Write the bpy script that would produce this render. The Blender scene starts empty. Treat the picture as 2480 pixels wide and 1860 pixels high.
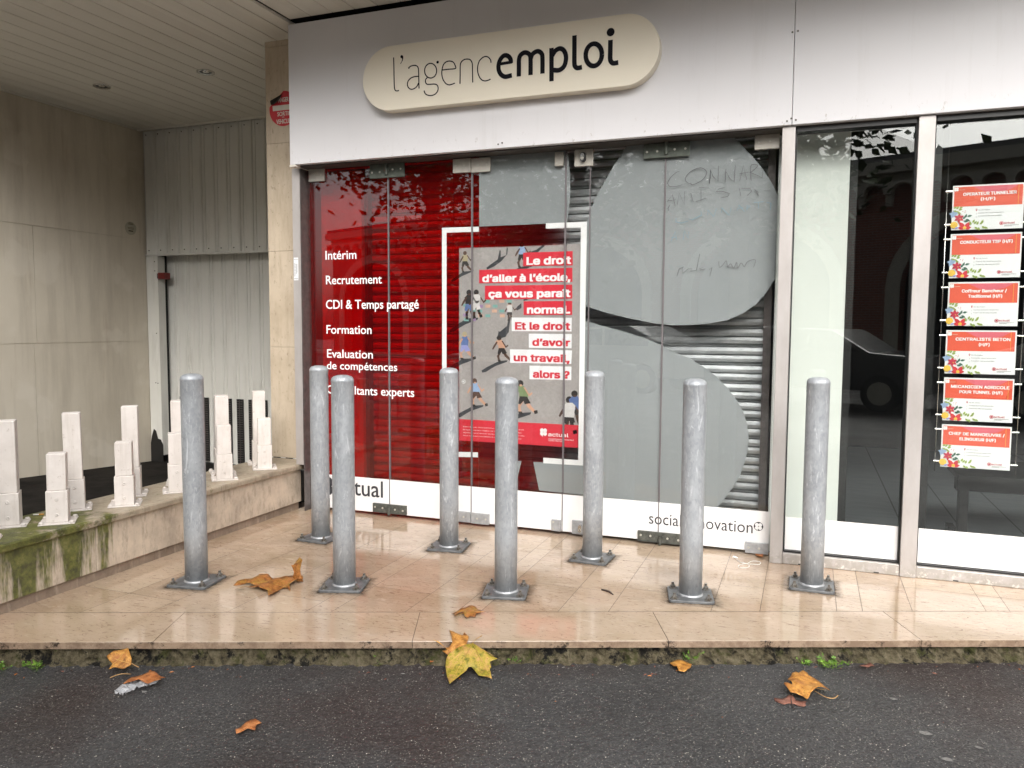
import bpy, bmesh, math, random
from mathutils import Matrix, Vector
random.seed(7)
S = bpy.context.scene
COL = S.collection
R = math.radians
# ---------------------------------------------------------------- camera
cam = bpy.data.cameras.new('camera'); cam.sensor_fit = 'HORIZONTAL'; cam.sensor_width = 36.0
cam.lens = 1900.0 / 2480.0 * 36.0; cam.clip_start = 0.05; cam.clip_end = 500
co = bpy.data.objects.new('camera', cam); COL.objects.link(co)
rr, uu, ff = (0.935286, 0.353852, 0.005389), (-0.031486, 0.068036, 0.997186), (-0.352489, 0.932824, -0.074774)
co.matrix_world = Matrix(((rr[0], uu[0], -ff[0], 0), (rr[1], uu[1], -ff[1], 0), (rr[2], uu[2], -ff[2], 1.36), (0, 0, 0, 1)))
S.camera = co
# ---------------------------------------------------------------- sky, sun, exposure
SUN_EL, SUN_AZ = R(38), R(158)          # azimuth clockwise from +Y
W = bpy.data.worlds.new('World'); S.world = W; W.use_nodes = True
wn = W.node_tree.nodes; wl = W.node_tree.links
sky = wn.new('ShaderNodeTexSky'); sky.sky_type = 'NISHITA'; sky.sun_disc = False
sky.sun_elevation = SUN_EL; sky.sun_rotation = SUN_AZ; sky.dust_density = 6.0; sky.air_density = 1.0; sky.ozone_density = 1.0
hs = wn.new('ShaderNodeHueSaturation'); hs.inputs['Saturation'].default_value = 0.30
wl.new(sky.outputs[0], hs.inputs['Color']); wl.new(hs.outputs[0], wn['Background'].inputs['Color'])
wn['Background'].inputs['Strength'].default_value = 0.15
sl = bpy.data.lights.new('sun', 'SUN'); sl.energy = 1.15; sl.angle = R(60); sl.color = (1.0, 0.985, 0.975)
so = bpy.data.objects.new('sun', sl); COL.objects.link(so)
sd = Vector((math.sin(SUN_AZ) * math.cos(SUN_EL), math.cos(SUN_AZ) * math.cos(SUN_EL), math.sin(SUN_EL)))
so.rotation_euler = sd.to_track_quat('Z', 'Y').to_euler()
so.location = (0, 0, 12)
S.view_settings.view_transform = 'Standard'; S.view_settings.look = 'None'
S.view_settings.exposure = 0.92; S.view_settings.gamma = 1.0
S.cycles.transparent_max_bounces = 32; S.cycles.max_bounces = 10; S.cycles.glossy_bounces = 4
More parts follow.
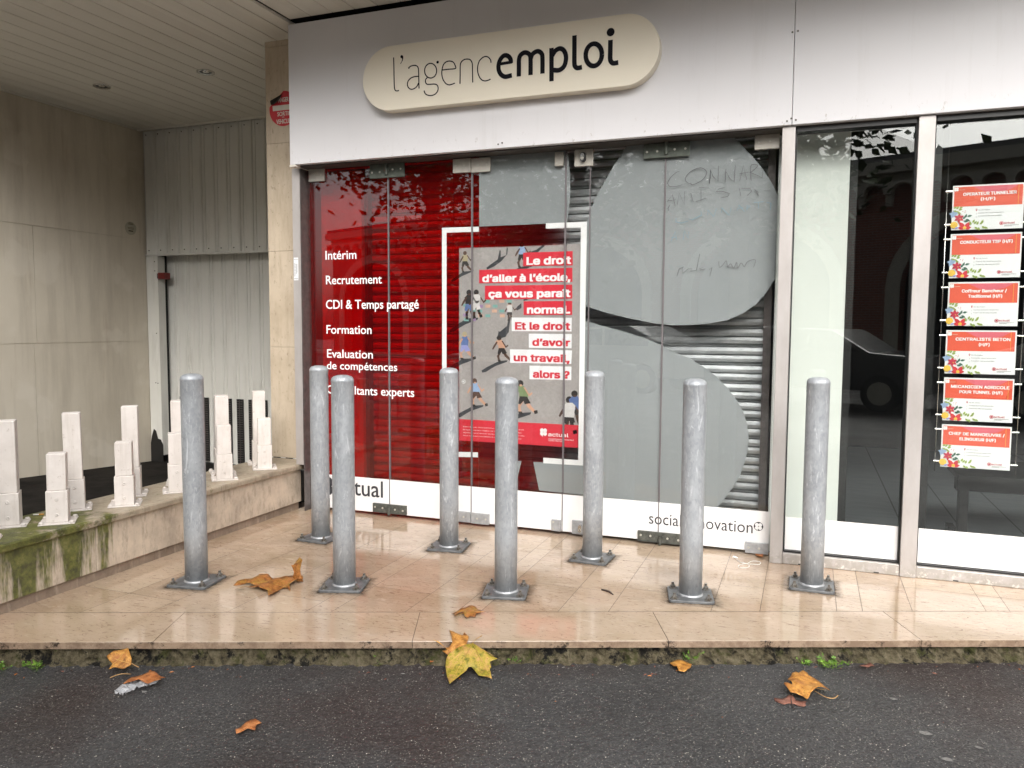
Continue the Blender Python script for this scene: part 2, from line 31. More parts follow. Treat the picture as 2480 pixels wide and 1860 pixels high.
D = {'sign_thin': [[(-2.5591,3.0741),(-2.5576,3.0189),(-2.5568,2.9532),(-2.5546,2.8873),(-2.549,2.8686),(-2.5376,2.8619),(-2.5212,2.8633)],[(-2.4486,2.9967),(-2.4403,3.0046),(-2.4252,3.0078),(-2.4065,3.0081),(-2.3916,3.0026),(-2.3824,2.9902),(-2.3795,2.9672),(-2.3779,2.9022),(-2.3765,2.8614)],[(-2.3807,2.9375),(-2.4106,2.938),(-2.4369,2.931),(-2.4558,2.9134),(-2.4597,2.8909),(-2.4503,2.872),(-2.4316,2.862),(-2.4109,2.8648),(-2.3921,2.876),(-2.3801,2.8959)],[(-2.3176,2.9235),(-2.3288,2.9134),(-2.3307,2.8974),(-2.3215,2.8835),(-2.303,2.88),(-2.2699,2.8783),(-2.2515,2.8716),(-2.2424,2.8562),(-2.2443,2.8355),(-2.259,2.8176),(-2.2811,2.81),(-2.3032,2.8105),(-2.3254,2.8191),(-2.3365,2.8315),(-2.3409,2.845)],[(-2.2156,2.9585),(-2.1677,2.9585),(-2.1216,2.9583),(-2.1245,2.9784),(-2.1352,2.997),(-2.1533,3.006),(-2.1713,3.0083),(-2.193,3.0018),(-2.2076,2.9842),(-2.2149,2.9562),(-2.2156,2.9306),(-2.2077,2.9009),(-2.1895,2.875),(-2.1678,2.8632),(-2.1461,2.8643),(-2.1252,2.8695)],[(-2.0904,2.8618),(-2.0893,2.9206),(-2.0886,2.9745),(-2.0815,2.9927),(-2.0637,3.005),(-2.0424,3.0067),(-2.0211,3.0003),(-2.0087,2.9816),(-2.0058,2.9592),(-2.005,2.9117),(-2.0039,2.861)],[(-1.8816,2.967),(-1.8844,2.9835),(-1.8984,3.0007),(-1.9176,3.0082),(-1.9402,3.0023),(-1.9612,2.9826),(-1.9709,2.9491),(-1.9691,2.9174),(-1.9574,2.8878),(-1.9399,2.8687),(-1.9188,2.8619),(-1.8979,2.8644),(-1.884,2.8693)],[(-2.2521,2.9585),(-2.2542,2.9449),(-2.2602,2.9329),(-2.2696,2.924),(-2.2813,2.9188),(-2.2944,2.9179),(-2.3075,2.9215),(-2.3193,2.9291),(-2.3287,2.9401),(-2.3347,2.9533),(-2.3367,2.9675),(-2.3346,2.9813),(-2.3285,2.9932),(-2.3191,3.0022),(-2.3073,3.0073),(-2.2942,3.0081),(-2.2811,3.0045),(-2.2694,2.9968),(-2.2601,2.9858),(-2.2541,2.9726),(-2.2521,2.9585)]],'sign_tail': [(-2.4896,3.0767),(-2.4882,3.0635),(-2.492,3.0477),(-2.5073,3.0275),(-2.5103,3.0295),(-2.5004,3.0421),(-2.4958,3.0579),(-2.504,3.0669)],'sign_dots': [((-2.5002,3.073),28),((-2.4486,2.9967),16),((-2.2447,3.01),26)],'sign_bold': [[(-1.8265,2.9528),(-1.7439,2.9562)],[(-1.7507,2.9504),(-1.7516,2.9687),(-1.7622,2.9881),(-1.7823,2.9995),(-1.8025,2.9963),(-1.8214,2.9764),(-1.831,2.9482),(-1.83,2.9187),(-1.8182,2.8935),(-1.7978,2.8767),(-1.7776,2.8728),(-1.7435,2.8773)],[(-1.6982,2.8653),(-1.6982,2.9264),(-1.698,2.9628),(-1.6903,2.9873),(-1.6705,3.0006),(-1.6507,3.0002),(-1.6317,2.9879),(-1.6236,2.9617),(-1.6229,2.8658)],[(-1.6229,2.9616),(-1.6132,2.9858),(-1.5918,2.9989),(-1.5722,2.9991),(-1.5553,2.9857),(-1.5485,2.9605),(-1.5477,2.8669)],[(-1.4916,3.0095),(-1.4898,2.816)],[(-1.4866,2.9643),(-1.4676,2.99),(-1.4408,3.0001),(-1.4178,2.9893),(-1.403,2.962),(-1.4012,2.9298),(-1.41,2.8988),(-1.4281,2.8811),(-1.4511,2.8754),(-1.4858,2.8819)],[(-1.3504,3.0655),(-1.3497,2.9736),(-1.3489,2.9063),(-1.3438,2.8863),(-1.3293,2.8759),(-1.3022,2.8782)],[(-1.1327,3.013),(-1.1328,2.9488),(-1.1326,2.907),(-1.1261,2.8889),(-1.1124,2.8793),(-1.0845,2.8808)],[(-1.1826,2.9374),(-1.184,2.9212),(-1.1886,2.9062),(-1.1961,2.8935),(-1.206,2.884),(-1.2176,2.8783),(-1.2302,2.8768),(-1.2428,2.8796),(-1.2547,2.8865),(-1.2649,2.8971),(-1.2729,2.9107),(-1.278,2.9262),(-1.2798,2.9428),(-1.2784,2.9591),(-1.2737,2.9741),(-1.2661,2.9867),(-1.2561,2.9962),(-1.2444,3.0018),(-1.2319,3.0032),(-1.2193,3.0003),(-1.2075,2.9933),(-1.1973,2.9827),(-1.1895,2.9692),(-1.1844,2.9538),(-1.1826,2.9374)]],'sign_idot': ((-1.1327,3.0574),57),'sign_box': [(-2.7884,2.955),(-0.8469,2.9578),(-2.6199,3.1399),(-1.0,3.1452),(-2.5679,2.744),(-1.0369,2.7495)],'greyA': [(-2.0635,2.4965),(-2.0623,2.0083),(-1.4585,2.0102),(-1.4503,2.0666),(-1.4421,2.1291),(-1.4391,2.2125),(-1.4405,2.296),(-1.4469,2.3588),(-1.4586,2.4137),(-1.4724,2.4645)],'greyB': [(-1.076,2.4676),(-1.129,2.3889),(-1.1749,2.3241),(-1.2288,2.2325),(-1.2754,2.1511),(-1.3025,2.0834),(-1.3281,2.0151),(-1.3266,1.7672),(-1.3261,1.4822),(-1.2175,1.4468),(-1.0584,1.4081),(-0.9028,1.3779),(-0.7885,1.3647),(-0.6764,1.366),(-0.5663,1.377),(-0.4583,1.3959),(-0.3668,1.4386),(-0.2979,1.4895),(-0.2441,1.5544),(-0.1981,1.633),(-0.1948,2.11),(-0.2203,2.1679),(-0.2491,2.2191),(-0.2921,2.2819),(-0.3421,2.3455),(-0.3922,2.3988),(-0.4607,2.4752)],'greyC': [(-1.3332,1.39),(-1.1975,1.3536),(-1.0789,1.3236),(-0.9622,1.2883),(-0.8661,1.2515),(-0.771,1.2057),(-0.668,1.1606),(-0.5844,1.1111),(-0.5105,1.0572),(-0.446,0.9896),(-0.3907,0.9176),(-0.3536,0.8545),(-0.3296,0.7817),(-0.3177,0.699),(-0.321,0.6247),(-0.3367,0.5492),(-0.3613,0.4728),(-0.3953,0.4046),(-0.4386,0.3351),(-0.4956,0.2543),(-1.6305,0.2774),(-1.6499,0.361),(-1.662,0.4182),(-1.6717,0.4645),(-1.6019,0.4647),(-1.6019,0.4714),(-1.3357,0.4718)],'greyD': [(-1.8999,0.4583),(-1.7541,0.4648),(-1.7679,0.4063),(-1.7912,0.3188),(-1.8029,0.2907),(-1.8221,0.2892),(-1.8706,0.3854)],'redfilm': [(-3.3986,2.4847),(-2.0654,2.4877),(-2.0599,0.2559),(-3.4356,0.268)],'brL': [(-2.3346,2.0114),(-2.0644,2.0083),(-2.0643,1.975),(-2.3003,1.9773),(-2.3017,0.4931),(-2.0677,0.5022),(-2.0676,0.4686),(-2.3343,0.4568)],'brR': [(-1.5992,2.0105),(-1.3278,2.0114),(-1.3342,0.4625),(-1.6027,0.4598),(-1.603,0.4967),(-1.3664,0.4966),(-1.3667,1.9763),(-1.5989,1.9772)],'joints': [-2.7402,-2.1112,-1.4663,-1.3077,-0.8411],'rightedge': [(-0.1915,1.3747)],'whiteband_z': [(-2.9055,0.2659),(-1.2081,0.2726),(-0.3527,0.2647)],'text': [('Intérim',[(-3.25,1.8226),(-2.9964,1.8178),(-3.2491,1.8847)]),('Recrutement',[(-3.2483,1.6469),(-2.7937,1.6429),(-3.2474,1.7093)]),('CDI & Temps partagé',[(-3.2508,1.4711),(-2.5069,1.4694),(-3.2139,1.5365)]),('Formation',[(-3.2492,1.2924),(-2.8789,1.2936),(-3.2483,1.3568)]),('Evaluation',[(-3.2466,1.1186),(-2.8699,1.1218),(-3.2457,1.1834)]),('de compétences',[(-3.2495,1.0357),(-2.6757,1.0388),(-3.2115,1.097)]),('Consultants experts',[(-3.2503,0.8599),(-2.544,0.8623),(-3.2494,0.9251)])],'actual': [(-3.1867,0.1216),(-2.7903,0.1381),(-2.8159,0.2557)],'clover': [(-3.2867,0.1784),(-3.2188,0.2204),(-3.2253,0.1523)],'social': [(-0.9005,0.13),(-0.2793,0.1282),(-0.7079,0.2065)],'badge': [(-0.247,0.1736),(-0.2206,0.1743)],'plates': {'P1': [(-3.3722,2.4566),(-3.2431,2.3706)],'H1': [(-2.8728,2.4583),(-2.607,2.3631)],'P2': [(-2.2412,2.4512),(-2.1125,2.3613)],'P2b': [(-2.1079,2.447),(-1.9755,2.3569)],'P3': [(-1.5352,2.4459),(-1.4783,2.3611)],'L1': [(-1.4058,2.4531),(-1.2871,2.3498)],'H2': [(-0.9717,2.453),(-0.6977,2.3675)],'P4': [(-0.3296,2.4603),(-0.1923,2.375)],'P5': [(-3.2774,0.0945),(-3.2336,0.0306)],'H3': [(-2.8697,0.0928),(-2.6008,0.0278)],'P6': [(-2.2433,0.0924),(-2.1096,0.0216)],'P6b': [(-2.1068,0.0912),(-1.9745,0.0185)],'P7': [(-1.5356,0.098),(-1.4725,0.0238)],'L2': [(-1.3958,0.1069),(-1.2713,0.0182)],'H4': [(-0.9681,0.082),(-0.6662,0.0155)],'P8': [(-0.32,0.0767),(-0.1838,0.0091)]},'poster': [(-2.2129,1.8755),(-1.3677,1.8795),(-1.3685,0.5735),(-2.21,0.5771)],'ptext': [('Le droit',[(-1.7537,1.8293),(-1.4202,1.8304),(-1.4191,1.7408),(-1.7532,1.743)],[(-1.7264,1.7525),(-1.433,1.7525),(-1.7269,1.8182)],0),('d’aller à l’école,',[(-2.0639,1.7249),(-1.4207,1.7258),(-1.4196,1.6367),(-2.0637,1.6365)],[(-2.0371,1.6477),(-1.436,1.6431),(-2.0373,1.7116)],0),('ça vous paraît',[(-2.0217,1.6197),(-1.4207,1.6196),(-1.4197,1.5315),(-2.0214,1.5292)],[(-1.9927,1.5435),(-1.4349,1.5427),(-1.9929,1.6087)],0),('normal.',[(-1.7484,1.5157),(-1.4195,1.5159),(-1.4185,1.4275),(-1.7478,1.4274)],[(-1.721,1.4379),(-1.4358,1.4386),(-1.7215,1.5029)],0),('Et le droit',[(-1.8322,1.4104),(-1.4213,1.409),(-1.4216,1.3216),(-1.8308,1.3213)],[(-1.8036,1.3321),(-1.4346,1.3339),(-1.804,1.3965)],1),('d’avoir',[(-1.7111,1.3054),(-1.4201,1.3051),(-1.4204,1.2149),(-1.7104,1.2138)],[(-1.6823,1.2277),(-1.4334,1.2292),(-1.6828,1.2909)],1),('un travail,',[(-1.8425,1.2016),(-1.4168,1.2012),(-1.4208,1.114),(-1.8409,1.1119)],[(-1.812,1.1234),(-1.4359,1.128),(-1.8124,1.1878)],1),('alors ?',[(-1.7049,1.0968),(-1.4196,1.0972),(-1.4196,1.0099),(-1.7043,1.0082)],[(-1.6769,1.0193),(-1.4347,1.0224),(-1.6774,1.0828)],1)],'pband': [(-2.2112,0.7209),(-1.3714,0.7221),(-1.3711,0.5735),(-2.2111,0.5738)],'psmall': [(-2.1806,0.6743),(-2.1805,0.6539),(-2.1805,0.6344),(-2.1805,0.614),(-1.7379,0.6184),(-1.5713,0.64),(-1.4354,0.6441),(-1.5716,0.6743),(-1.5711,0.6179),(-1.4001,0.6218),(-1.571,0.6071),(-1.4855,0.6081),(-1.6049,0.6627),(-1.5818,0.664)],'cards': [[(0.6905,2.1107),(1.0126,2.1128),(1.0178,1.8816),(0.6921,1.8791)],[(0.6899,1.8567),(1.0159,1.8588),(1.019,1.6266),(0.6915,1.6245)],[(0.6893,1.6018),(1.0171,1.6031),(1.0194,1.3698),(0.6908,1.3695)],[(0.6911,1.3454),(1.0207,1.3463),(1.021,1.1133),(0.6916,1.114)],[(0.6926,1.0897),(1.0221,1.0907),(1.0228,0.8572),(0.6926,0.8572)],[(0.693,0.837),(1.024,0.8317),(1.0233,0.597),(0.693,0.6025)]],'cables': [(0.6586,2.1796),(0.6674,1.3444),(0.6654,1.3678),(0.6656,0.5979),(1.0443,1.3699),(1.0494,0.5952)],'clips': [(0.6672,2.0812),(0.6687,1.905),(0.671,1.8272),(0.6715,1.6526),(1.04,1.3178),(1.0436,1.1427)],'win': [(-0.1026,0.2669),(0.4963,0.2611),(-0.1002,0.0781),(0.4985,0.068),(0.5829,0.26),(1.0885,0.2606),(0.5848,0.0681),(1.0974,0.07)],'sillz': [(-0.1016,0.0718),(0.5004,0.067),(0.5817,0.07),(1.0863,0.0642),(0.5032,-0.0063)],'wintop': [(-0.1062,2.4668),(0.4866,2.4626),(0.5744,2.4631),(0.9865,2.4546)],'pillar': [(0.1868,2.4262),(0.1875,1.8141),(-0.1061,2.36)],'graf': {'c1': [[(-0.7577,2.2822),(-0.7762,2.2768),(-0.8068,2.2522),(-0.8249,2.2224),(-0.8215,2.2045),(-0.8056,2.1948),(-0.7745,2.1952),(-0.7371,2.2032)],[(-0.6889,2.2123),(-0.682,2.1988),(-0.6474,2.2099),(-0.6131,2.2318),(-0.5975,2.2656),(-0.6145,2.2884),(-0.6406,2.2953),(-0.6795,2.2838),(-0.7097,2.2595),(-0.7214,2.2339),(-0.7087,2.2134),(-0.6821,2.2031)],[(-0.5777,2.2839),(-0.5752,2.2339),(-0.5796,2.2003),(-0.5754,2.2772),(-0.5616,2.2417),(-0.5309,2.2096),(-0.5301,2.3002)],[(-0.4879,2.2803),(-0.4902,2.2029),(-0.4853,2.2629),(-0.4675,2.2274),(-0.4393,2.1999),(-0.4346,2.2961)],[(-0.4079,2.2045),(-0.3893,2.2932),(-0.3682,2.2086)],[(-0.409,2.2474),(-0.359,2.2528)],[(-0.3411,2.2049),(-0.3457,2.2201),(-0.3475,2.2883),(-0.3228,2.293),(-0.3101,2.2837),(-0.3424,2.2539),(-0.3506,2.251),(-0.3087,2.2306),(-0.2835,2.2155)],[(-0.2835,2.2163),(-0.2797,2.2564)],[(-0.8262,2.1073),(-0.7958,2.1478),(-0.7788,2.0806)],[(-0.8241,2.1116),(-0.7773,2.1159)],[(-0.7656,2.0866),(-0.7559,2.1545),(-0.7235,2.0846),(-0.723,2.1638)],[(-0.6875,2.1509),(-0.6719,2.0961)],[(-0.6424,2.1812),(-0.5826,2.18)],[(-0.6281,2.1673),(-0.6266,2.0996)],[(-0.6579,2.0989),(-0.5953,2.1168)],[(-0.4916,2.1719),(-0.5255,2.166),(-0.5402,2.1538),(-0.4995,2.1495),(-0.4631,2.1367),(-0.4733,2.12),(-0.5093,2.1141)],[(-0.4089,2.1639),(-0.3994,2.1196)],[(-0.3984,2.1633),(-0.3482,2.1605),(-0.3394,2.1429),(-0.3638,2.1186)],[(-0.3231,2.1548),(-0.3013,2.1153),(-0.304,2.1368),(-0.323,2.1506)],[(-0.2732,2.1415),(-0.2362,2.1395)],[(-0.8102,2.0888),(-0.8209,2.0671),(-0.8171,2.0545)],[(-0.7589,1.6593),(-0.7464,1.7038),(-0.7199,1.7144)],[(-0.7288,1.7124),(-0.7258,1.6766),(-0.6931,1.7027),(-0.671,1.7023),(-0.6796,1.6891),(-0.6444,1.6929),(-0.6269,1.7898)],[(-0.6271,1.7014),(-0.6054,1.7098),(-0.6225,1.6947),(-0.5921,1.7007)],[(-0.5703,1.6959),(-0.5532,1.7087),(-0.565,1.6561)],[(-0.5152,1.743),(-0.51,1.7078),(-0.489,1.7249),(-0.4724,1.7464),(-0.463,1.7112),(-0.4464,1.7283),(-0.4287,1.7018),(-0.4126,1.7363),(-0.4074,1.7014),(-0.3871,1.7314),(-0.3696,1.7093),(-0.3494,1.7392),(-0.3078,1.7468),(-0.3171,1.7038)]],'c2': [[(-0.7706,2.0072),(-0.7724,1.9851),(-0.7389,1.9771),(-0.6993,1.9865)],[(-0.6952,1.9996),(-0.6775,1.9922),(-0.6212,2.0183),(-0.6261,2.0405)],[(-0.5865,2.0168),(-0.5863,2.0474),(-0.5517,2.0066),(-0.5357,2.0538)],[(-0.5071,2.0264),(-0.5058,2.0567),(-0.462,2.0092),(-0.4525,2.0542)],[(-0.4182,2.0353),(-0.4085,2.0672),(-0.376,2.0291)],[(-0.4122,2.048),(-0.3829,2.0509)],[(-0.3636,2.035),(-0.3623,2.0628),(-0.3454,2.0577),(-0.3618,2.0456)],[(-0.3252,2.0781),(-0.2715,2.0797)],[(-0.3003,2.0769),(-0.2993,2.0427)],[(-0.2549,2.0747),(-0.2301,2.0692),(-0.2331,2.0311)],[(-0.799,1.8704),(-0.7734,1.9274),(-0.7657,1.8782)],[(-0.7972,1.8926),(-0.7682,1.8938)],[(-0.7279,1.8769),(-0.7201,1.9299),(-0.6971,1.8848),(-0.6935,1.9245)]]},'leaf': {'A': [[-2.7561,3.2164,0.012],[-2.7632,3.2593,0.012],[-2.7431,3.2959,0.012],[-2.7075,3.3173,0.012],[-2.7073,3.3502,0.012],[-2.7326,3.3921,0.012],[-2.7278,3.4166,0.012],[-2.6978,3.4059,0.012],[-2.6489,3.3807,0.012],[-2.6304,3.3807,0.012],[-2.6375,3.4038,0.012],[-2.6013,3.3704,0.012],[-2.5741,3.3415,0.012],[-2.5622,3.3498,0.012],[-2.563,3.3856,0.012],[-2.5453,3.4145,0.012],[-2.544,3.4521,0.012],[-2.507,3.4519,0.012],[-2.4432,3.3828,0.012],[-2.4662,3.3666,0.012],[-2.4721,3.3396,0.012],[-2.4739,3.3075,0.012],[-2.433,3.259,0.012],[-2.4699,3.2782,0.012],[-2.4914,3.2629,0.012],[-2.4736,3.1998,0.012],[-2.4649,3.1258,0.012],[-2.5306,3.2037,0.012],[-2.5601,3.1787,0.012],[-2.602,3.2089,0.012],[-2.6238,3.2104,0.012],[-2.6586,3.1932,0.012],[-2.6901,3.1505,0.012],[-2.6938,3.1826,0.012],[-2.6492,3.2037,0.012],[-2.635,3.2436,0.012],[-2.6691,3.244,0.012],[-2.7102,3.2591,0.012],[-2.7353,3.2386,0.012]],'A2': [[-2.4934,3.3622,0.0342],[-2.488,3.3662,0.0623],[-2.4961,3.3603,0.0916],[-2.5001,3.3573,0.0997],[-2.4876,3.3665,0.1018],[-2.4774,3.374,0.1151],[-2.4589,3.3875,0.1166],[-2.4571,3.3888,0.1275],[-2.4645,3.3834,0.1413],[-2.4529,3.3919,0.126],[-2.4564,3.3893,0.1142],[-2.4627,3.3847,0.0774],[-2.4598,3.3868,0.0396],[-2.4509,3.3933,0.0078],[-2.4769,3.3743,0.0127]],'B': [[-1.5361,3.2719,0.012],[-1.5256,3.2927,0.012],[-1.5116,3.3405,0.012],[-1.4922,3.3354,0.012],[-1.4769,3.3714,0.012],[-1.4524,3.3725,0.012],[-1.4377,3.3527,0.012],[-1.4192,3.36,0.012],[-1.4179,3.3352,0.012],[-1.3961,3.3271,0.012],[-1.3814,3.3247,0.012],[-1.4006,3.3088,0.012],[-1.4169,3.2901,0.012],[-1.409,3.2648,0.012],[-1.4311,3.2601,0.012],[-1.4364,3.2379,0.012],[-1.4508,3.2362,0.012],[-1.4699,3.2651,0.012],[-1.4835,3.2885,0.012],[-1.4912,3.2648,0.012],[-1.4935,3.2169,0.012],[-1.5126,3.2646,0.012]],'C1': [[-1.3885,2.9305,-0.0336],[-1.3678,2.9581,-0.0204],[-1.3365,2.9878,-0.0088],[-1.3098,3.0033,-0.0055],[-1.2871,3.0024,-0.0122],[-1.2581,2.9993,-0.0222],[-1.2283,2.9941,-0.0338],[-1.1882,2.9896,-0.0478],[-1.2149,2.9683,-0.055],[-1.2007,2.9503,-0.0711],[-1.204,2.9419,-0.0759],[-1.1674,2.8786,-0.086],[-1.1962,2.8907,-0.086],[-1.2347,2.8934,-0.086],[-1.2594,2.913,-0.0805],[-1.2762,2.9203,-0.071],[-1.2889,2.9153,-0.0709],[-1.2917,2.9001,-0.0805],[-1.3025,2.852,-0.086],[-1.3048,2.8365,-0.086],[-1.3104,2.7768,-0.086],[-1.3541,2.8407,-0.086],[-1.3815,2.8856,-0.066],[-1.389,2.9111,-0.0466]],'C2': [[-1.3908,2.9296,-0.0336],[-1.419,2.9329,-0.0236],[-1.4014,2.946,-0.0195],[-1.4614,2.953,0.0015],[-1.4735,2.9544,0.0057],[-1.4484,2.9556,-0.0002],[-1.4109,2.9483,-0.0153],[-1.3977,2.9561,-0.0137],[-1.3924,2.9779,-0.0003],[-1.4177,3.0227,0.008],[-1.4591,3.0861,0.008],[-1.4119,3.0536,0.008],[-1.3717,3.0409,0.008],[-1.3819,3.0763,0.008],[-1.3421,3.0384,0.008],[-1.3334,2.9964,-0.0038],[-1.3251,2.9873,-0.0122],[-1.364,2.9499,-0.027]],'Cstem': [[-1.3098,3.0033,-0.0055],[-1.3006,3.0206,0.0037],[-1.2899,3.0348,0.0105],[-1.2801,3.0382,0.016]],'D': [[-2.7142,2.3931,-0.0386],[-2.7034,2.4191,-0.0239],[-2.6607,2.4517,-0.0133],[-2.6142,2.4267,-0.0429],[-2.5995,2.4081,-0.0595],[-2.6159,2.3835,-0.0718],[-2.6528,2.3749,-0.0676],[-2.6728,2.3621,-0.0709],[-2.6729,2.382,-0.0573],[-2.6991,2.3868,-0.0469]],'Dstem': [[-2.6004,2.409,-0.0587],[-2.579,2.4084,-0.0649],[-2.559,2.4091,-0.0699]],'E': [[-2.5045,2.2796,-0.073],[-2.5423,2.3535,-0.073],[-2.5245,2.3757,-0.073],[-2.4737,2.4064,-0.073],[-2.4429,2.4,-0.073],[-2.4112,2.4048,-0.073],[-2.4213,2.3783,-0.073],[-2.3966,2.3656,-0.073],[-2.4242,2.3255,-0.073],[-2.4746,2.3277,-0.073],[-2.4809,2.3106,-0.073]],'Estem': [[-2.5747,2.3835,-0.088],[-2.616,2.3674,-0.088],[-2.6273,2.3279,-0.088]],'wrap': [[-2.5159,2.245,-0.088],[-2.5252,2.2984,-0.088],[-2.5011,2.337,-0.088],[-2.4496,2.3499,-0.088],[-2.4198,2.3763,-0.088],[-2.4231,2.3239,-0.088],[-2.452,2.3054,-0.088],[-2.4593,2.2742,-0.088],[-2.4504,2.236,-0.088],[-2.4866,2.2218,-0.088]],'F': [[-1.8759,2.1836,-0.088],[-1.8748,2.2374,-0.088],[-1.8565,2.267,-0.088],[-1.8243,2.2635,-0.088],[-1.8274,2.24,-0.088],[-1.8044,2.2022,-0.088],[-1.8367,2.202,-0.088],[-1.84,2.1731,-0.088],[-1.8481,2.1549,-0.088]],'G': [[-0.5196,3.3126,-0.088],[-0.4835,3.3351,-0.088],[-0.428,3.3369,-0.088],[-0.4266,3.2804,-0.088],[-0.4436,3.242,-0.088],[-0.4689,3.24,-0.088],[-0.4796,3.2677,-0.088],[-0.4949,3.2617,-0.088]],'H': [[-0.052,3.2267,-0.076],[-0.0477,3.2399,-0.076],[-0.0194,3.2204,-0.076],[-0.0205,3.2352,-0.076],[-0.0345,3.2724,-0.076],[-0.0382,3.2946,-0.076],[-0.0246,3.324,-0.076],[-0.0234,3.3447,-0.076],[-0.0092,3.3503,-0.076],[0.0037,3.3431,-0.076],[0.0192,3.384,-0.076],[0.0368,3.3683,-0.076],[0.04,3.3533,-0.076],[0.0743,3.3228,-0.076],[0.118,3.2704,-0.076],[0.119,3.2483,-0.076],[0.0766,3.2335,-0.076],[0.0629,3.2151,-0.076],[0.0478,3.1945,-0.076],[0.0433,3.1708,-0.076],[0.0358,3.1625,-0.076],[0.0223,3.1772,-0.076],[-0.0019,3.1787,-0.076],[-0.0245,3.1735,-0.076],[-0.0373,3.1983,-0.076]],'Hstem': [[0.0634,3.2458,-0.088],[0.0814,3.2231,-0.088],[0.1036,3.2026,-0.088],[0.1213,3.1987,-0.088],[0.1378,3.2087,-0.088],[0.149,3.2348,-0.088]],'I': [[-0.0862,3.1619,-0.095],[-0.0771,3.1636,-0.095],[-0.0586,3.1581,-0.095],[-0.0408,3.176,-0.095],[-0.0293,3.2064,-0.095],[-0.017,3.2037,-0.095],[-0.0042,3.1685,-0.095],[0.0349,3.1783,-0.095],[0.0305,3.1533,-0.095],[0.0328,3.1331,-0.095],[0.0262,3.1235,-0.095],[0.0054,3.1224,-0.095],[-0.0066,3.1318,-0.095],[-0.0305,3.1278,-0.095],[-0.0451,3.1114,-0.095],[-0.0602,3.1144,-0.095],[-0.0804,3.1315,-0.095]],'Istem': [[-0.0226,3.1809,-0.094],[-0.0185,3.125,-0.094],[-0.0088,3.0834,-0.094]],'J': [[0.2433,3.5673,-0.09],[0.2755,3.6012,-0.09],[0.2927,3.6328,-0.09],[0.306,3.6049,-0.09],[0.2768,3.5739,-0.09]],'K': [[-1.0697,3.1234,-0.09],[-1.07,3.1658,-0.09],[-1.0486,3.1656,-0.09],[-1.0504,3.1393,-0.09]],'M': [[-1.4777,2.931,-0.09],[-1.4945,2.973,-0.09],[-1.4679,2.9834,-0.09],[-1.47,2.9469,-0.09]],'N': [[-0.2589,4.7824,0.004],[-0.2364,4.8574,0.004],[-0.2153,4.8107,0.004],[-0.2139,4.7309,0.004],[-0.2358,4.7486,0.004]],'cord': [[-0.3639,4.69,0.003],[-0.3323,4.6216,0.003],[-0.2968,4.6042,0.003],[-0.2671,4.67,0.003],[-0.224,4.6648,0.003],[-0.228,4.6159,0.003],[-0.2713,4.6049,0.003],[-0.309,4.5962,0.003],[-0.3349,4.5484,0.003],[-0.3275,4.5085,0.003],[-0.2948,4.5185,0.003],[-0.2767,4.5593,0.003],[-0.2924,4.6027,0.003],[-0.3237,4.6219,0.003]],'weeds': [[-3.024,2.3233,-0.097],[-3.1473,2.2619,-0.097],[-1.7097,2.9104,-0.097],[-1.1725,3.1212,-0.097],[-0.4435,3.4073,-0.097],[-0.3288,3.4895,-0.097],[0.0195,3.5617,-0.097],[0.1067,3.5689,-0.097],[0.1801,3.6338,-0.097]],'gum': [[0.3531,3.3208,-0.1],[0.4344,3.0745,-0.1],[0.596,3.0337,-0.1],[0.4826,2.9088,-0.1],[-2.418,2.3002,-0.1]],'twig': [[-0.9609,3.8669,0.002],[-0.8879,3.8155,0.002],[-3.2099,3.8831,0.002],[-3.2654,2.9738,0.002],[-2.9461,2.6158,0.002]],'butt': [[-3.8163,2.9326,0.345],[-3.7748,2.9621,0.345]]},'desk': [[0.902,5.6,0.414],[0.973,5.6,0.324],[0.92,5.6,0.054],[0.971,5.6,0.059],[1.272,5.6,0.349],[0.854,5.6,0.107],[0.907,5.6,0.075]],'danger': [(-3.69,2.947),0.124]}

